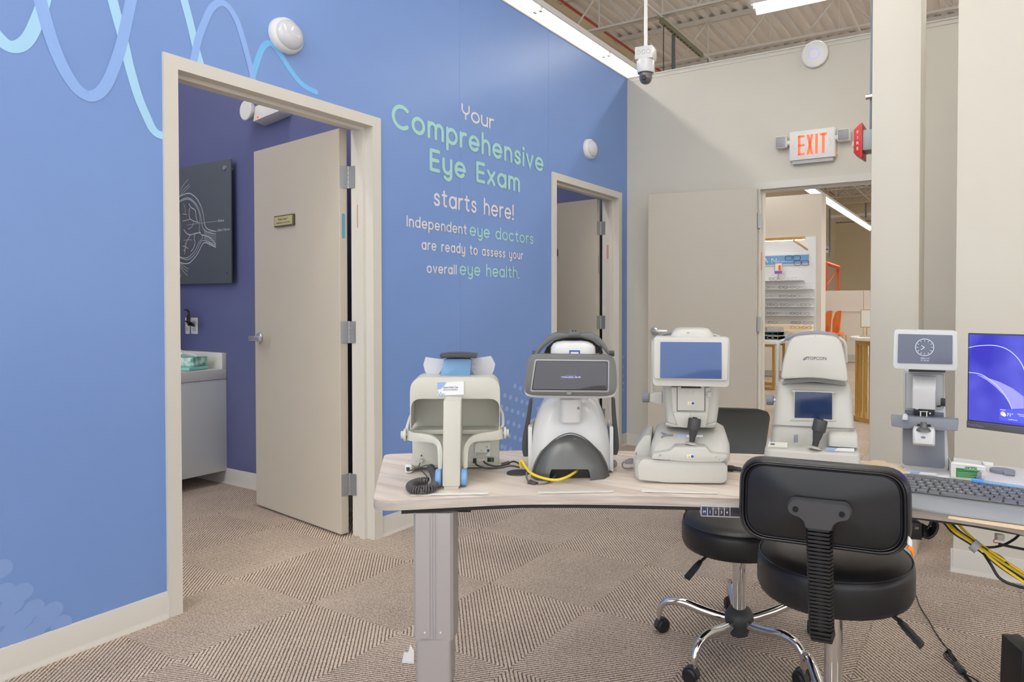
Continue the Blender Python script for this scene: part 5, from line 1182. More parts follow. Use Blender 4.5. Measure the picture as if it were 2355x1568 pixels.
c9 = Dev('plug_connector', 'white connector with short bare wires hanging under the desk', 'connector', 2304, 1237, 1.66, dep(2304, 1245, 1.66).z)
c9.slab('connector_body', [(2294,1243),(2310,1245),(2313,1231),(2294,1229)], 1.66, 1.675, M_offw, .002); c9.tube('bare_wire', [(2295,1248,1.66),(2286,1247,1.66),(2287,1240,1.66),(2294,1240,1.66)], .0012, mat('copper', (190,120,80), .4, .5)); c9.tube('lead', [(2296,1250,1.66),(2320,1256,1.65),(2360,1264,1.64)], .0032, M_black)
oc = Dev('orange_clip', 'small orange clip with a white top beside the black backrest', 'clip', 2097, 1260, 1.36, dep(2097, 1280, 1.36).z)
oc.slab('white_top', rc([(2088,1252),(2098,1258),(2098,1243),(2091,1233)], 3), 1.36, 1.366, M_white, .001); oc.slab('orange_body', rc([(2088,1262),(2096,1268),(2101,1282),(2104,1280),(2102,1258),(2092,1254)], 1.5), 1.36, 1.366, mat('orange_plastic', (240, 140, 44), .4), .001)
def floor_cable(pts, h=.003): return [at(x, y, 'z', h) for x, y in pts]
P = floor_cable([(2096,1345),(2104,1362),(2116,1395),(2135,1425),(2150,1452),(2168,1478),(2180,1492)]); o = thing('floor_cable', 'thin black cable with a strapped coil on the carpet, right foreground', 'cable', P[0])
build('lead', G().tube(smooth_path([p-P[0] for p in P], 6), .0022, 7), M_black, o)
for k, w in enumerate((0, 6, -6, 10)):
    Q = floor_cable([(2180,1494),(2176+w,1506),(2190+w,1522),(2204,1534)], .004+.002*k); Q2 = floor_cable([(2204,1534),(2196+w*.3,1515),(2184-w*.4,1496),(2180,1492)], .006+.002*k)
    build('coil', G().tube(smooth_path([p-P[0] for p in Q+Q2[1:]], 6), .0021, 6), M_black, o)
    Q = floor_cable([(2212,1542),(2218+w*.4,1552),(2232+w*.6,1572)], .004+.002*k); build('coil', G().tube(smooth_path([p-P[0] for p in Q], 6), .0021, 6), M_black, o)
Q = floor_cable([(2200,1528),(2215,1546)], .010); build('hook_strap', G().tube([p-P[0] for p in Q], .012, 12), M_dgrey, o)
Q = floor_cable([(2215,1548),(2240,1560),(2262,1575)], .003); build('lead', G().tube(smooth_path([p-P[0] for p in Q], 6), .0022, 7), M_black, o)
pa = Dev('laptop_adapter', 'black laptop power adapter standing at the right edge of the floor', 'power adapter', 2362, 1600, 1.95, 0)
p0 = pa.L(2345, 1500, 1.95)
build('case', G().rings([[(x+.02+z*.03, y, z) for x, y in rrect(-.028, .028, 0, .11, .004)] for z in (.001, .195)]), M_black, pa.root, bevel=.003); build('lead', G().tube([(.03, .03, .2), (.035, .03, .225), (.045, .03, .30), (.07, .04, .33)], .006, 8), M_black, pa.root)
# ================================================================== stools
M_lea2 = M_leather
def stool(name, label, u, d, ang_seat, ang_base, z0, z1, back=True, leveran=0.0):
    c = CAM+rt*u+fh*d
    t = thing(name, label, 'stool', (c.x, c.y, 0), -YAW+ang_seat)
    # cushion
    R_ = .205
    build('seat', G().lathe([(0,z0-.004),(R_*.86,z0-.004),(R_*.97,z0+.004),(R_,z0+.02),(R_,z1-.030),(R_*.985,z1-.018),(R_*.93,z1-.006),(R_*.75,z1+.002),(R_*.4,z1+.005),(0,z1+.006)], 64), M_leather, t, angle=60)
    build('seat_piping', G().tube([((R_*.972)*math.cos(a), R_*.972*math.sin(a), z1-.012) for a in [2*PI*i/64 for i in range(65)]], .0022, 6), M_leather, t)
    build('seat_plate', G().lathe([(0,z0-.02),(.05,z0-.02),(.075,z0-.006),(.075,z0-.003),(0,z0-.003)], 24), M_black, t)
    build('pole', G().lathe([(0,.10),(.0245,.10),(.0245,z0-.05),(.024,z0-.01),(0,z0-.01)], 28), M_chrome, t)
    build('hub', G().lathe([(0,.045),(.032,.045),(.034,.055),(.044,.075),(.052,.098),(.050,.118),(.040,.134),(.028,.140),(0,.140)], 32), M_dgrey, t)
    for k in range(5):
        a = ang_base-ang_seat+2*PI*k/5; dv = Vector((math.cos(a), math.sin(a), 0)); nn = Vector((-dv.y, dv.x, 0))
        path = smooth_path([dv*r+Vector((0,0,z)) for r, z in ((.030,.092),(.08,.098),(.14,.110),(.205,.126),(.258,.124),(.284,.108),(.296,.084),(.298,.066))], 5)
        rad = [(.0135, .017), (.0155, .0185), (.0165, .018), (.0155, .0165), (.014, .014), (.0125, .0125), (.012, .012), (.0115, .0115)]
        rs = []; n = len(path)
        for i, p in enumerate(path):
            f = i/(n-1)*(len(rad)-1); j = min(int(f), len(rad)-2); w, h = [rad[j][q]*(1-f+j)+rad[j+1][q]*(f-j) for q in (0, 1)]
            tg = (path[min(i+1,n-1)]-path[max(i-1,0)]).normalized(); un = nn.cross(tg)
            rs.append([p+nn*w*math.cos(2*PI*q/16)+un*h*math.sin(2*PI*q/16) for q in range(16)])
        lg = build('leg', G().rings(rs), M_chrome, t)
        e = dv*.298; sw = random.uniform(0, 6.28); cs, sn = math.cos(sw), math.sin(sw)
        g = G()
        ax = Vector((cs, sn, 0)); fx = Vector((-sn, cs, 0)); ctr = e+fx*.012
        for s in (-1, 1):
            rs = []
            for o_, r_ in ((.004, .0235), (.0065, .025), (.016, .025), (.0205, .019)):
                rs.append([ctr+ax*s*o_+fx*r_*math.cos(2*PI*q/20)+Vector((0,0,.0255+r_*math.sin(2*PI*q/20))) for q in range(20)])
            w_ = build('caster_wheel', G().rings(rs), M_black, lg)
        g = G(); rs = []
        for o_ in (-.0095, .0095):
            rs.append([ctr+ax*o_+fx*.0275*math.cos(PI*q/14)+Vector((0,0,.0255+.0285*math.sin(PI*q/14))) for q in range(15)])
        build('caster_hood', G().rings(rs), M_dgrey, lg)
        build('caster_stem', G().tube([e+Vector((0,0,.045)), e+Vector((0,0,.07))], .0055, 8), M_chrome, lg)
    # height lever
    a = leveran; dv = Vector((math.cos(a), math.sin(a), 0))
    lv = build('height_lever', G().tube([dv*.05+Vector((0,0,z0-.014)), dv*.15+Vector((0,0,z0-.018)), dv*.185+Vector((0,0,z0-.035))], .005, 8), M_black, t)
    p0, p1 = dv*.175+Vector((0,0,z0-.03)), dv*.235+Vector((0,0,z0-.075)); s1 = Vector((-dv.y, dv.x, 0))
    build('lever_paddle', G().rings([[p+s1*x*w+Vector((0,0,z)) for x, z in ((-.014,-.005),(.014,-.005),(.014,.005),(-.014,.005))] for p, w in ((p0, .7), (p0.lerp(p1,.3), 1), (p1, 1.1))]), M_black, lv, bevel=.003)
    if back:
        # padded back: rear face towards -y
        zc, hw, hh = z1+.214, .187, .098
        outl = rc([(-hw,-hh+.01),(hw,-hh+.01),(hw*.985,hh),(-hw*.985,hh)], .062, 8)
        by = -.36
        def cur(x): return -.018*(1-(x/hw)**2)        # the pad wraps the sitter
        rs = []
        for sc_, dy in ((.0, -.002), (.86, -.003), (.915, .003), (.93, -.004), (.955, -.007), (.975, -.003), (.985, .004), (1.0, .018), (1.0, .030), (.97, .045), (.88, .055), (.5, .060), (0., .061)):
            rs.append([(x*(1-(1-sc_)*.097/.195*1.0 if sc_ > .5 else sc_), by+cur(x)*1.0+dy, zc+z*(sc_ if sc_ <= .5 else 1-(1-sc_)*1.0)) for x, z in outl])
        rs2 = []
        for sc_, dy in ((.0, -.002), (.86, -.003), (.915, .003), (.93, -.004), (.955, -.007), (.975, -.003), (.985, .004), (1.0, .018), (1.0, .030), (.97, .045), (.88, .055), (.5, .060), (0., .061)):
            ring = []
            for x, z in outl:
                v_ = Vector((x, z)); l_ = v_.length; ins = (1-sc_)*.195
                q_ = v_*(max(l_-ins*1.0, 0)/l_) if sc_ > .5 else v_*sc_
                ring.append((q_.x, by+cur(q_.x)+dy, zc+q_.y))
            rs2.append(ring)
        pad = build('backrest', G().rings(rs2), M_leather, t, angle=50)
        for sc_, dy, rr in ((.93, -.006, .0022), (.895, -.002, .0014)):
            pts = [];
            for x, z in outl+[outl[0]]:
                v_ = Vector((x, z)); l_ = v_.length; q_ = v_*((l_-(1-sc_)*.195)/l_); pts.append((q_.x, by+cur(q_.x)+dy, zc+q_.y))
            build('backrest_piping', G().tube(pts, rr, 6), M_leather, pad)
        # bracket and ribbed stem boot
        yb = by-.040
        br = rc([(-.066,-.012),(-.040,-.019),(-.030,-.030),(-.029,-.042),(.029,-.042),(.030,-.030),(.040,-.019),(.066,-.012),(.070,.006),(.058,.021),(-.058,.021),(-.070,.006)], .008, 3)
        o = build('back_bracket', G().rings([[(x, yb+.012, zc+.004+z) for x, z in br], [(x*.99, yb-.006, zc+.004+z*.99) for x, z in br], [(x*.93, yb-.012, zc+.004+z*.9) for x, z in br]]), M_dgrey, t, angle=50)
        for x in (-.048, .048): build('bolt_hole', G().lathe([(0,yb-.0135),(.0062,yb-.0135),(.0062,yb-.010),(0,yb-.010)], 16, (x, 0, zc+.004), 'y'), mat('hole_black', (6, 6, 6), .8), o)
        g = G(); ztop = zc-.036; zbot = z0+.045; sl_ = lambda z: .062*(ztop-z)/(ztop-zbot); n = 27; hx = .0285
        def ribq(cy_, cz_, ang_, t_):
            cs, sn = math.cos(ang_), math.sin(ang_); pr = [(-hx,.002),(-hx+.006,-.017),(hx-.006,-.017),(hx,.002),(hx-.003,.017),(-hx+.003,.017)]
            return [[(x, cy_+y*cs-dz*sn, cz_+y*sn+dz*cs) for x, y in pr] for dz in (-t_/2, t_/2)]
        for k in range(n):
            z = ztop-(ztop-zbot)*k/(n-1); g.rings(ribq(yb+.004+sl_(z), z, 0, (ztop-zbot)/(n-1)*.62))
        for k in range(1, 7):
            a = k/6*PI/2; g.rings(ribq(yb+.066+.03*(1-math.cos(a)), zbot-.03*math.sin(a), a, .0065))
        s_ = build('stem_boot', g, M_black, t, bevel=.0008, seg=1, label='ribbed black rubber boot'); s_['kind'] = 'stuff'
        build('stem', G().tube([(0, yb+.006, ztop+.01), (0, yb+.066, zbot), (0, yb+.076, zbot-.022), (0, yb+.098, zbot-.034), (0, -.05, z0-.014)], .0135, 10), M_dgrey, t)
    return t
stool('backless_stool', 'black round backless stool with chrome base, tucked under the desk', (1703-1440.1)*2.36/F, 2.36, 0, math.radians(160), .370, .470, back=False, leveran=math.radians(212))
stool('backrest_stool', 'black round stool with padded backrest and chrome base, right foreground', .566, 1.80, -math.radians(22), math.radians(90), .448, .556, back=True, leveran=math.radians(-22))
# low dark guest chair behind the desk
gc = Dev('guest_chair', 'dark grey low-backed chair glimpsed between two instruments behind the desk', 'chair', 1672, 1267, 3.3, 0)
bk = [(1572,1050),(1760,1050),(1768,1010),(1776,962),(1770,950),(1745,942),(1700,939),(1650,938),(1590,944),(1566,955),(1562,970)]
pts = [gc.L(x, y, 3.3) for x, y in rc(bk, 6, 3)]; cxx = sum(p.x for p in pts)/len(pts); hw = .22
rs = []
for dy, sc_ in ((.004, .96), (0, 1), (.02, 1), (.028, .97)):
    rs.append([(cxx+(p.x-cxx)*sc_, p.y+dy+.05*((p.x-cxx)/hw)**2, p.z if sc_ == 1 else pts[0].z+(p.z-pts[0].z)*sc_) for p in pts])
build('backrest', G().rings(rs), mat('chair_grey', (66, 68, 66), .45), gc.root, angle=50)
build('seat', G().rings([[(cxx+x, y, z) for x, y in rrect(-.2, .2, .05, .48, .06)] for z in (.36, .40)]), mat('chair_grey', (66, 68, 66), .45), gc.root, bevel=.01)
for x, y in ((-.17,.06),(.17,.06),(-.17,.44),(.17,.44)): build('leg', G().tube([(cxx+x, y, .002), (cxx+x*.95, y, .36)], .012, 10), M_black, gc.root)
# ================================================================== exam room seen through door 1
def yb(px0, px1, py0, py1, Y, t, pxm=None):
    """x range and z range of a panel on the plane Y"""
    a = at(px0, py1, 'y', Y); b = at(px1, py0, 'y', Y); return a.x, b.x, a.z, b.z
ew = thing('eye_diagram', 'dark grey wall panel with white drawing of an eye on standoffs', 'wall panel', (-1.63, EY, 0))
x0, x1 = -.95, 0.0
build('panel', bx(x0, x1, -.045, -.036, 1.363, 2.185), mat('panel_slate', (84, 90, 96), .35), ew, bevel=.001)
for x, z in ((-.06, 2.13), (-.62, 1.42)):
    build('standoff', G().lathe([(0,-.055),(.014,-.055),(.015,-.05),(.015,-.045),(.009,-.045),(.009,0),(0,0)], 20, (x, 0, z), 'y'), M_steel, ew)
for x, z in ((-.64, 2.10), (-.05, 1.43)): build('screw_hole', G().lathe([(0,-.0456),(.006,-.0456),(.006,-.045),(0,-.045)], 12, (x, 0, z), 'y'), M_black, ew)
M_line = mat('line_print', (190, 194, 198), .5)
penE = Pen()
def ep(l): return [((p := at(370+x/3.015, 180+y/3.015, 'y', EY-.0455)).x+1.63, p.z) for x, y in l]
def eline(l, w=.004, sm=True):
    P = ep(l); P = [(p.x, p.y) for p in smooth_path([(a, b, 0) for a, b in P], 6)] if sm and len(P) > 2 else P; penE.stroke(P, w)
eline([(60,870),(120,825),(190,797),(240,825),(275,880),(295,950),(303,1010),(325,1045),(380,1062)], .006)
eline([(60,900),(120,855),(185,828),(230,855),(262,905),(280,970),(288,1025),(310,1060),(380,1080)], .004)
eline([(60,905),(120,862),(185,838),(226,862),(256,910),(272,970),(266,1060),(290,1100),(262,1140),(235,1195),(190,1240),(140,1240),(90,1200)], .004)
eline([(380,1172),(340,1150),(300,1140),(280,1165),(255,1215),(215,1265),(180,1285),(120,1270),(70,1220)], .006)
eline([(380,1160),(330,1135),(290,1125),(270,1150),(245,1205),(205,1248),(170,1256),(120,1235),(70,1190)], .004)
eline([(115,820),(150,750),(190,700)], .003); eline([(118,835),(155,775),(196,735)], .003); eline([(122,830),(160,790),(200,748)], .003)
eline([(115,1262),(150,1310),(185,1340)], .003); eline([(118,1275),(150,1330),(185,1368)], .003); eline([(125,1270),(160,1300),(192,1322)], .003)
eline([(100,870),(128,930),(138,1040),(130,1140),(108,1230)], .004); eline([(95,880),(120,940),(128,1040),(122,1140),(100,1220)], .002)
for dy in range(0, 90, 12): eline([(300,1040+dy*.8),(340,1075+dy),(382,1078+dy)], .002)
eline([(285,1085),(340,1105),(380,1150)], .006)
eline([(275,1070),(240,1075),(205,1085),(180,1075),(160,1050)], .006); eline([(205,1085),(190,1115),(170,1150),(165,1200)], .004); eline([(240,1075),(230,1110),(238,1140),(225,1180),(208,1200)], .005)
eline([(262,1000),(230,990),(205,975),(195,940),(200,900)], .005); eline([(255,1000),(245,960),(238,915),(210,895),(195,870)], .006); eline([(205,975),(175,985),(150,990)], .004); eline([(170,945),(168,900),(160,875)], .003); eline([(230,990),(215,1030),(190,1045)], .004); eline([(180,945),(150,940)], .003)
eline([(190,1180),(165,1165),(152,1165)], .004); eline([(165,1200),(158,1190)], .003); eline([(215,1120),(180,1120),(160,1125)], .003); eline([(180,1140),(165,1220)], .003)
eline([(180,1017),(395,990)], .0022, False); eline([(330,1065),(395,1058)], .0022, False)
me = bpy.data.meshes.new('eye_drawing'); me.from_pydata([(y, -.0456-x*.3, z) for x, y, z in penE.g.v], [], penE.g.f); me.materials.append(M_line)
o = bpy.data.objects.new('eye_drawing', me); C.objects.link(o); o.parent = ew; o['kind'] = 'stuff'
for s_, x, y in (('Retina', 418, 986), ('Optic Nerve', 434, 1049)):
    (a, z), = ep([(x, y)]); text_mesh('diagram_text', s_, .027, M_line, ew, Matrix.Translation((a, -.0462, z)) @ RX90)
em = thing('emergency_light', 'white twin-head emergency light with red led, high in exam room', 'emergency light', (-1.19, EY, 2.455))
build('housing', G().rings([[(a, 0, z), (a, -.085, z+.01), (a, -.07, z+.11), (a, 0, z+.11)] for a, z in ((-.13,-.085),(.13,-.055))]), M_white, em, bevel=.004)
g = G().lathe([(0,0),(.055,.0),(.075,.03),(.08,.06),(.074,.065),(0,.065)], 24); g.v = [(-.185+x*.75, -.05-z*.8, .0+y*.8) for x, y, z in g.v]
build('lamp_head', g, M_white, em); build('led', G().lathe([(0,0),(.006,0),(.006,.004),(0,.004)], 10, (-.08, -.088, -.055), 'y'), mat('led_red', (255, 60, 60), .4, emis=2), em)
cbx = at(522, 1083, 'y', EY).x
cz = at(516, 848, 'x', cbx).z; sz = at(519, 811, 'x', cbx).z
cab = thing('counter_cabinet', 'white cabinet with back splash in the exam room behind door one', 'cabinet', (cbx, -2.45, 0))
build('end_panel', bx(-.6, 0, -1.15, 0, .088, cz-.07), mat('cabinet_white', (222, 224, 220), .3), cab, bevel=.001)
build('counter_top', bx(-.62, .004, -1.17, 0, cz-.068, cz), mat('counter_white', (232, 228, 218), .35), cab, bevel=.003)
build('back_splash', bx(-.62, .004, -.03, 0, cz, sz), mat('counter_white', (232, 228, 218), .35), cab, bevel=.002)
tb = thing('tissue_box', 'green and white tissue box with a tissue standing up, exam room', 'tissue box', (cbx-.16, -2.62, cz+.026), .35)
g = bx(-.125, .105, -.06, .06, 0, .06)
mt = mat('tissue_print', (150, 206, 184), .5); nt = mt.node_tree; nn = node(nt, 'ShaderNodeTexNoise'); nn.inputs['Scale'].default_value = 22; tc = node(nt, 'ShaderNodeTexCoord'); nt.links.new(tc.outputs['Object'], nn.inputs['Vector'])
nt.links.new(ramp(nt, nn.outputs['Fac'], [(0.4, (82, 160, 130)), (0.52, (150, 208, 190)), (0.62, (226, 238, 226))]), nt.nodes['Principled BSDF'].inputs['Base Color'])
build('carton', g, mt, tb, bevel=.001)
g = G().add([(-.05,-.02,.06),(.06,.02,.06),(.05,.03,.07),(-.04,.02,.10),(-.06,0,.115),(-.1,-.01,.095),(.0,-.03,.085)], [(0,6,4,5),(0,1,3,6),(6,3,4),(1,2,3)]); build('tissue', g, mat('tissue_white', (240, 240, 236), .9), tb, flat=True)
pdx = thing('teal_wipes_pack', 'flat pale teal pack under the tissue box in the exam room', 'pack', (cbx-.16, -2.64, cz+.0005), .35)
build('pack', bx(-.15, .12, -.085, .085, 0, .024), mat('pale_teal', (150, 212, 200), .4), pdx, bevel=.008)
# side view of a screen and the sockets behind it
sm = thing('exam_room_screen', 'thin screen with green picture seen edge-on, exam room left', 'monitor', (-2.18, -2.75, 0), math.radians(62))
za, zb2 = at(410, 780, 'y', -2.75).z, at(408, 684, 'y', -2.75).z
build('shell', bx(-.45, .02, 0, .02, za, zb2), M_black, sm, bevel=.003)
ms = mat('garden_picture', (120, 160, 90), .3, emis=.5); nt = ms.node_tree; nn = node(nt, 'ShaderNodeTexNoise'); nn.inputs['Scale'].default_value = 18; tc = node(nt, 'ShaderNodeTexCoord'); nt.links.new(tc.outputs['Object'], nn.inputs['Vector'])
cc_ = ramp(nt, nn.outputs['Fac'], [(0.4, (70, 110, 50)), (0.5, (130, 170, 90)), (0.6, (150, 150, 190))]); nt.links.new(cc_, nt.nodes['Principled BSDF'].inputs['Emission Color']); nt.links.new(cc_, nt.nodes['Principled BSDF'].inputs['Base Color'])
build('screen_panel', bx(-.44, .012, -.001, .002, za+.015, zb2-.01), ms, sm)
R_i = Matrix.Rotation(-math.radians(62), 4, 'Z'); tw = R_i @ (Vector((-2.38, EY, 1.06))-Vector((-2.18, -2.75, 0)))
build('wall_arm', G().tube([(-.2, .02, 1.06), tw], .02, 10), M_black, sm)
for (p0, p1), lb in (((427,436), 'white wall socket plate half hidden behind the screen cables'), ((440,454.5), 'white wall socket plate right of the hanging black cables')):
    a = at(p0, 768, 'y', EY-.003); b = at(p1, 730, 'y', EY-.003); w_ = thing('wall_socket', lb, 'socket', ((a.x+b.x)/2, EY, (a.z+b.z)/2)); hx = (b.x-a.x)/2
    build('plate', bx(-hx, hx, -.006, 0, -.058, .058), M_white, w_, bevel=.002)
    for z in (-.022, .022): build('outlet', bx(-hx*.5, hx*.5, -.0072, -.006, z-.014, z+.014), mat('outlet_grey', (196, 196, 192), .5), w_)
sc_ = thing('socket_cables', 'tangle of black cables hanging in front of the exam room sockets', 'cable', (0,0,0))
P0 = at(432, 740, 'y', EY-.06); sc_.location = P0
for k in range(5):
    pts = [at(x, y, 'y', EY-.04-.008*k)-P0 for x, y in ((424+k,712),(434+k*.5,715+k*2),(430+k,735+k*2),(438-k,745+k),(426+k,738),(440+k,748-k),(447,750))]
    build('lead', G().tube(smooth_path(pts, 5), .004, 6), M_black, sc_)
# ================================================================== store beyond door 3
YP = 6.6
def pb_(px0, px1, py0, py1, Y, t=.02, f=0):
    xa = at(px0, (py0+py1)/2, 'y', Y).x; xb = at(px1, (py0+py1)/2, 'y', Y).x
    za = at((px0+px1)/2, py1, 'y', Y).z; zb = at((px0+px1)/2, py0, 'y', Y).z
    return G().box(xa, xb, Y-f, Y-f+t, za, zb)
pxR = at(1889, 600, 'y', YP).x; zTop = at(1885, 444, 'y', YP).z
struct('wall_display', bx(-3.4, pxR, YP, YP+.35, 0, zTop), mat('display_wall_paint', (218, 210, 200), .5), flat=True)
dsp = thing('frame_display', 'white lit eyewear display with five shelves, seen through the door', 'shelf display', (0, 0, 0))
xr = at(1876, 650, 'y', YP-.02).x; zt_, zb3 = at(1860, 544, 'y', YP-.02).z, at(1860, 765, 'y', YP-.02).z
M_disp = mat('display_white', (236, 240, 246), .35)
build('back_panel', bx(-2.6, xr, YP-.03, YP, zb3, zt_), M_disp, dsp)
shx = at(1869, 690, 'y', YP-.2).x
shz = []
for i, (py, pr_) in enumerate(((643,1845),(663,1868),(684,1868),(704,1868),(724.5,1868))):
    q = at(pr_, py, 'y', YP-.18); shz.append((q.z, q.x)); build('shelf', bx(-2.5, q.x, YP-.19, YP-.03, q.z-.012, q.z), M_white, dsp, bevel=.003)
zc1 = at(1865, 752, 'y', YP-.3).z; q = at(1865, 764, 'y', YP-.35)
build('counter_ledge', bx(-2.6, q.x+.05, YP-.42, YP-.03, q.z-.03, q.z), mat('maple', (236, 216, 188), .5), dsp)
for x0_, x1_ in ((-2.4, -1.02), (-.98, q.x-.02)):
    build('display_tray', bx(x0_, x1_, YP-.36, YP-.06, q.z, q.z+.05), mat('maple', (236, 216, 188), .5), dsp, bevel=.004); build('display_tray', bx(x0_, x1_, YP-.22, YP-.06, q.z+.05, q.z+.13), mat('maple', (236, 216, 188), .5), dsp, bevel=.004)
build('lower_cabinet', bx(-2.6, q.x, YP-.36, YP, .1, q.z-.03), M_storew, dsp); build('plinth', bx(-2.6, q.x, YP-.33, YP, 0, .1), mat('plinth_grey', (190, 184, 176), .5), dsp)
br = thing('brass_lamp_bar', 'brass light bar on an arm above the eyewear display', 'lamp', (0,0,0))
build('bar', pb_(1700, 1851, 547, 553.5, YP-.45, .05), M_gold, br); build('led_strip', pb_(1700, 1850, 553.6, 554.4, YP-.44, .03), mat('led_glow', (250, 252, 255), .4, emis=16), br); a = at(1826, 553, 'y', YP-.45); build('arm', G().tube([a, (a.x+.12, YP-.033, a.z-.12)], .018, 8), M_gold, br)
bn = thing('eyewear_banner', 'blue banner with glasses pictures and letters AN on the display', 'banner', (0,0,0))
build('frame', pb_(1700, 1862, 585.5, 610.5, YP-.05, .02), M_white, bn); bf = build('banner_face', pb_(1700, 1860, 588, 608, YP-.055, .006), mat('banner_blue', (104, 158, 210), .5), bn)
a = at(1766, 600, 'y', YP-.057); text_mesh('banner_text', 'A N', .12, M_white, bn, Matrix.Translation((at(1771, 600, 'y', YP-.057).x, YP-.0575, a.z)) @ RX90, sx=1.25)
text_mesh('banner_text', 'Simply glamorous', .045, M_white, bn, Matrix.Translation((at(1800, 601, 'y', YP-.057).x, YP-.0575, at(1800, 601, 'y', YP-.057).z)) @ RX90)
def glasses_g(w, r, th):
    g = G()
    for s in (-1, 1):
        c = s*w*.27; se = lambda v: math.copysign(abs(v)**.6, v); pts = [(c+r*se(math.cos(t))*1.15, 0, r*.78*se(math.sin(t))) for t in [2*PI*i/16 for i in range(17)]]; g.tube(pts, th, 5, False)
        g.tube([(c+s*r*1.1, 0, r*.5), (c+s*r*1.2, .09, r*.45), (c+s*r*1.15, .12, -.0)], th*.8, 4)
    g.tube([(-w*.27+r*1.1, 0, r*.3), (0, 0, r*.5), (w*.27-r*1.1, 0, r*.3)], th, 5); return g
for (x0_, y0_, w_, c_) in ((1823,593.5,.27,(40,60,80)),(1843,604.5,.24,(120,50,60))):
    a = at(x0_, y0_, 'y', YP-.058); o = build('glasses_print', glasses_g(w_, .054, .0045), mat('gl_%d' % c_[0], c_, .5), bn); o.location = (a.x, YP-.06, a.z); o.scale = (1, .02, 1)
sgn = thing('price_card_stand', 'small clear stand with orange and violet price card on the top shelf', 'sign', (0,0,0))
build('card', pb_(1781, 1799, 604.5, 629.5, YP-.16, .01), mat('card_frame', (196, 150, 160), .5), sgn); build('card_face', pb_(1782.5, 1797.5, 606, 623, YP-.165, .004), cardm, sgn); build('orange_column', pb_(1790, 1795.5, 610, 622, YP-.168, .002), mat('price_orange', (236, 120, 60), .5), sgn); build('violet_strip', pb_(1782.5, 1797.5, 623, 628, YP-.165, .004), mat('price_violet', (120, 90, 200), .5), sgn); build('stand_rod', pb_(1789.3, 1791, 629, 643, YP-.16, .01), M_steel, sgn)
protos = {}
gl_cols = [('dark', (46, 44, 48)), ('clear', (196, 196, 198)), ('brown', (110, 86, 74)), ('teal', (70, 110, 112))]
def put_glasses(px, py, Y, z, ci, lab, grp, sc_=1.0):
    n_, c_ = gl_cols[ci]
    if ci not in protos:
        t = build('eyeglasses', glasses_g(.14, .026, .0028), mat('rim_'+n_, c_, .4)); protos[ci] = t; o = t
    else: o = protos[ci].copy(); C.objects.link(o)
    o.location = (at(px, py, 'y', Y).x, Y, z+.024*sc_); o.scale = (sc_*1.15, sc_, sc_); tag(o, lab, 'glasses', grp)
names5 = ['top', 'second', 'third', 'fourth', 'lowest']
spots5 = [[(1778,0),(1802,1),(1830,1)], [(1756,0),(1779,1),(1801,0),(1828,2),(1854,1)], [(1756,1),(1779,1),(1802,2),(1828,0),(1853,1)], [(1756,2),(1779,0),(1804,0),(1828,1),(1852,2)], [(1756,0),(1779,0),(1803,1),(1827,0),(1851,2)]]
ordw = ['leftmost', 'second from left', 'third from left', 'fourth from left', 'fifth from left', 'rightmost']
for r_, row in enumerate(spots5):
    for i, (px, ci) in enumerate(row):
        lab = '%s glasses on the %s display shelf, %s' % (gl_cols[ci][0]+'-rimmed', names5[r_], ordw[i] if i < len(row)-1 else 'rightmost')
        put_glasses(px, 680, YP-.168, shz[r_][0], ci, lab, 'eyeglasses on the display shelves', 1.0)
for i, (px, ci) in enumerate(((1776,2),(1830,0),(1858,3))): put_glasses(px, 743, YP-.19, q.z+.13, ci, '%s-rimmed glasses on the rear maple tray, %s' % (gl_cols[ci][0], ('left', 'middle', 'right')[i]), 'eyeglasses on the maple trays')
for i, (px, ci) in enumerate(((1776,1),(1828,3),(1855,2))): put_glasses(px, 751, YP-.345, q.z+.05, ci, '%s-rimmed glasses on the front maple tray, %s' % (gl_cols[ci][0], ('left', 'middle', 'right')[i]), 'eyeglasses on the maple trays')
# gold table with marble top, left edge of the opening
YT = 4.4
tx = at(1783, 800, 'y', YT).x; zt2 = at(1775, 784, 'y', YT).z
gt = thing('display_table', 'gold-framed display table with white top behind the small-screen instrument', 'table', (tx-.6, YT+.3, 0))
build('table_top', bx(-.75, .62, -.3, .3, zt2-.05, zt2), mat('marble_white', (236, 236, 234), .25, var=.05), gt, bevel=.003)
for x, y in ((-.7,-.27),(.57,-.27),(-.7,.27),(.57,.27)): build('leg', bx(x-.02, x+.02, y-.02, y+.02, 0, zt2-.05), M_gold, gt)
for y in (-.27, .27): build('apron_rail', bx(-.7, .57, y-.015, y+.015, zt2-.09, zt2-.05), M_gold, gt); build('floor_rail', bx(-.7, .57, y-.015, y+.015, .0, .04), M_gold, gt)
rk = thing('sunglasses_riser', 'stepped clear riser with sunglasses on the gold-framed table', 'display riser', (tx-.35, YT+.3, zt2))
for k in range(3): build('step', bx(-.4, .5-.08*k, -.1+.07*k, .2, .06*k, .06*k+.012), mat('acrylic', (226, 232, 230), .1, trans=.4), rk); build('upright', bx(-.4, .5-.08*k, .18, .19, 0, .06*k+.07), mat('acrylic', (226, 232, 230), .1, trans=.4), rk)
for k in range(3):
    for j in range(2): put_glasses(1751+26*j, 770, YT+.24+.07*k, zt2+.012+.06*k, (k*2+j) % 4, '%s-rimmed sunglasses on the %s riser step, %s' % (gl_cols[(k*2+j) % 4][0], ('lower', 'middle', 'upper')[k], ('left', 'right')[j]), 'sunglasses on the stepped riser')
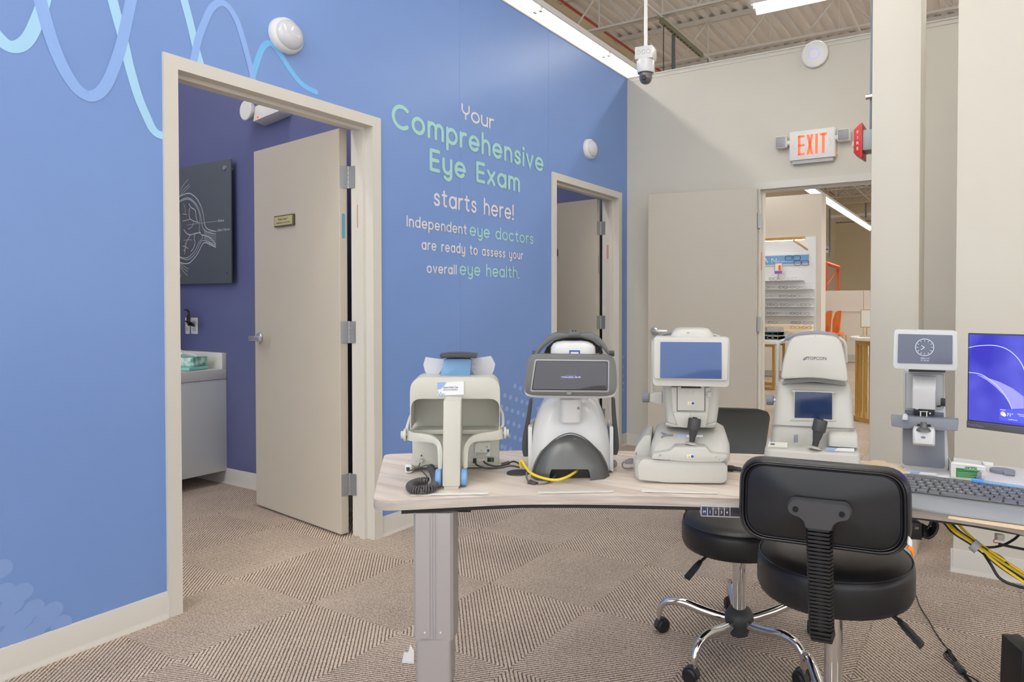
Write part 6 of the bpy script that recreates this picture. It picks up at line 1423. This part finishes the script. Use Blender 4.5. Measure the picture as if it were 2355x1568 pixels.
# round slatted table and sign on it
rx = at(2010, 800, 'z', .9); rt_ = thing('round_slat_table', 'round white-topped table with gold vertical slats, cut by the column', 'table', (1.85, 2.47, 0))
zr = at(1985, 777, 'y', 2.1).z
build('table_top', G().lathe([(0,zr-.035),(.40,zr-.035),(.405,zr-.03),(.405,zr-.004),(.40,zr),(0,zr)], 48), mat('marble_white', (236, 236, 234), .25, var=.05), rt_)
build('top_ring', G().lathe([(.33,zr-.085),(.345,zr-.085),(.345,zr-.036),(.33,zr-.036)], 40), M_gold, rt_)
build('bottom_ring', G().lathe([(.345,.0),(.36,.0),(.36,.045),(.345,.045)], 40), M_gold, rt_)
for k in range(28):
    a = 2*PI*k/28; o = build('slat', bx(-.005, .005, -.012, .012, .02, zr-.04), M_gold, rt_) if k == 0 else bpy.data.objects.new('slat', bpy.data.objects['slat'].data)
    if k: C.objects.link(o); o.parent = rt_
    o.location = (.343*math.cos(a), .343*math.sin(a), 0); o.rotation_euler = (0, 0, a)
sf = thing('sign_holder', 'blank white sign in a brass frame on the round slatted table', 'sign', (0,0,0))
Ys = 2.47; build('brass_frame', pb_(1979, 2040, 711.5, 753.5, Ys, .012), M_gold, sf); build('white_sheet', pb_(1981, 2038, 713.5, 751.5, Ys-.003, .004), cardm, sf)
a = at(1993.5, 753, 'y', Ys); build('post', G().tube([(a.x, Ys, a.z), (a.x, Ys, zr+.005)], .006, 8), M_gold, sf); build('base', bx(a.x-.07, a.x+.1, Ys-.04, Ys+.04, zr+.0005, zr+.008), M_gold, sf)
# low white wall, orange chairs
YW = 10.1
zl = at(1950, 668, 'y', YW).z
struct('wall_store_low', bx(-1.6, 14, YW, YW+.12, 0, zl), M_storew, flat=True)
for n_, (py0, py1) in enumerate(((713,717),)): build('trim_rail', pb_(1888, 2200, py0, py1, YW-.03, .03), M_storew)['kind'] = 'structure'
struct('baseboard_store', pb_(1888, 2300, 820, 832, YW-.015, .015), M_base, flat=True)
struct('trim_5', pb_(1985, 1986.5, 668, 820, YW-.006, .006), mat('panel_joint', (190, 184, 176), .6), flat=True)
def orange_chair(px0, px1, Yc, label):
    zt_ = at((px0+px1)/2, 714, 'y', Yc).z; zb_ = at((px0+px1)/2, 765, 'y', Yc).z; xa = at(px0, 740, 'y', Yc).x; xb = at(px1, 740, 'y', Yc).x; w = xb-xa; h = zt_-zb_
    t = thing('orange_chair', label, 'chair', ((xa+xb)/2, Yc, 0), 0, 'orange upholstered bar chairs')
    M_or = mat('orange_upholstery', (232, 132, 64), .6)
    o_ = rc([(-w*.5,zb_),(-w*.46,zt_-h*.45),(-w*.1,zt_-h*.06),(w*.2,zt_),(w*.48,zt_),(w*.36,zb_+h*.5),(w*.3,zb_+h*.06),(w*.12,zb_)], .03, 3)
    build('backrest', G().rings([[(x, y+.25*((x/w-.2)**2), z) for x, z in o_] for y in (0, .05)]), M_or, t, bevel=.008)
    build('back_opening_shade', G().rings([[(x, y, z) for x, z in rc([(-w*.14,zb_+.03),(w*.14,zb_+.03),(w*.18,zb_+h*.34),(0,zb_+h*.36)], .03, 3)] for y in (-.004, .0)]), mat('orange_painted_shade', (196, 92, 34), .7), t)  # darker orange patch, shade of the back opening put into colour
    build('seat', bx(-w*.48, w*.42, .0, .42, zb_-.07, zb_+.0), M_or, t, bevel=.03)
    for x, y in ((-.16,.03),(.16,.03),(-.16,.38),(.16,.38)): build('leg', G().tube([(x, y, .003), (x*.8, y, zb_-.06)], .014, 8), M_gold, t)
orange_chair(1889, 1915, 9.0, 'left orange bar chair against the low white store wall'); orange_chair(1911, 1936, 9.45, 'right orange bar chair against the low white store wall')
# orange pallet rack, yellow and white signs, far wall pipes
rkx = thing('pallet_rack', 'orange steel pallet rack in front of the tan store wall', 'rack', (0,0,0))
M_rack = mat('rack_orange', (204, 82, 48), .5); YR = 14.0; YR2 = 15.2
for pa_, pb2, py_, Y_ in ((1899, 1902, 601, YR), (1925, 1930, 610, YR2)):
    xa_, xb_, z_ = at(pa_, py_, 'y', Y_).x, at(pb2, py_, 'y', Y_).x, at(pa_, py_, 'y', Y_).z; build('rack_post', bx(xa_, xb_, Y_, Y_+.08, 0, z_), M_rack, rkx)
a = at(1896, 602, 'y', YR); b = at(1930, 612, 'y', YR2)
build('rack_beam', G().tube([(a.x, YR, a.z-.02), (b.x, YR2, b.z-.04)], .06, 4), M_rack, rkx); build('rack_brace', G().tube([(at(1901, 650, 'y', YR).x, YR+.05, at(1901, 655, 'y', YR).z), (at(1927, 617, 'y', YR2).x, YR2, at(1927, 618, 'y', YR2).z)], .02, 6), M_rack, rkx)
build('rack_beam', pb_(1888, 1902, 636, 640, YR-.05, .06), M_rack, rkx)
ys = thing('yellow_sign', 'yellow sign with black digit hanging on the orange rack', 'sign', (0,0,0)); build('panel', pb_(1885, 1898.5, 609, 637.5, YR-.08, .03), mat('sign_yellow', (236, 208, 64), .5), ys)
a = at(1894, 622, 'y', YR-.16); text_mesh('sign_text', '8', .17, M_dgrey, ys, Matrix.Translation((a.x, YR-.084, a.z)) @ RX90)
ws = thing('white_wall_sign', 'small white sign on the store side wall under a conduit', 'sign', (0,0,0)); build('panel', pb_(1896, 1908, 565, 581, 20.0, .04), M_white, ws); build('print_mark', pb_(1899, 1905, 572, 574.5, 19.99, .008), M_print, ws)
for i, (px, y0, y1, lb) in enumerate(((1908.5, 480, 590, 'thin grey conduit down the store side wall'), (1991.5, 466, 500, 'short grey conduit dropping from the store roof'))):
    Y_ = 20.0; a = at(px, y0, 'y', Y_); b = at(px, y1, 'y', Y_); o = build('wall_conduit', G().tube([(a.x, Y_, a.z), (b.x, Y_, b.z)], .03, 8), mat('conduit_grey', (120, 126, 138), .4, .5)); tag(o, lb, 'pipe')
o = build('roof_beam', pb_(1904, 2300, 483, 489, 20.5, .2), M_steelw); tag(o, 'long white beam under the joists at the back of the store', 'beam')
o = build('roof_pipe', pb_(1922, 2300, 500, 502.5, 20.8, .06), mat('conduit_grey', (120, 126, 138), .4, .5)); tag(o, 'thin grey pipe below the white beam at the back of the store', 'pipe')
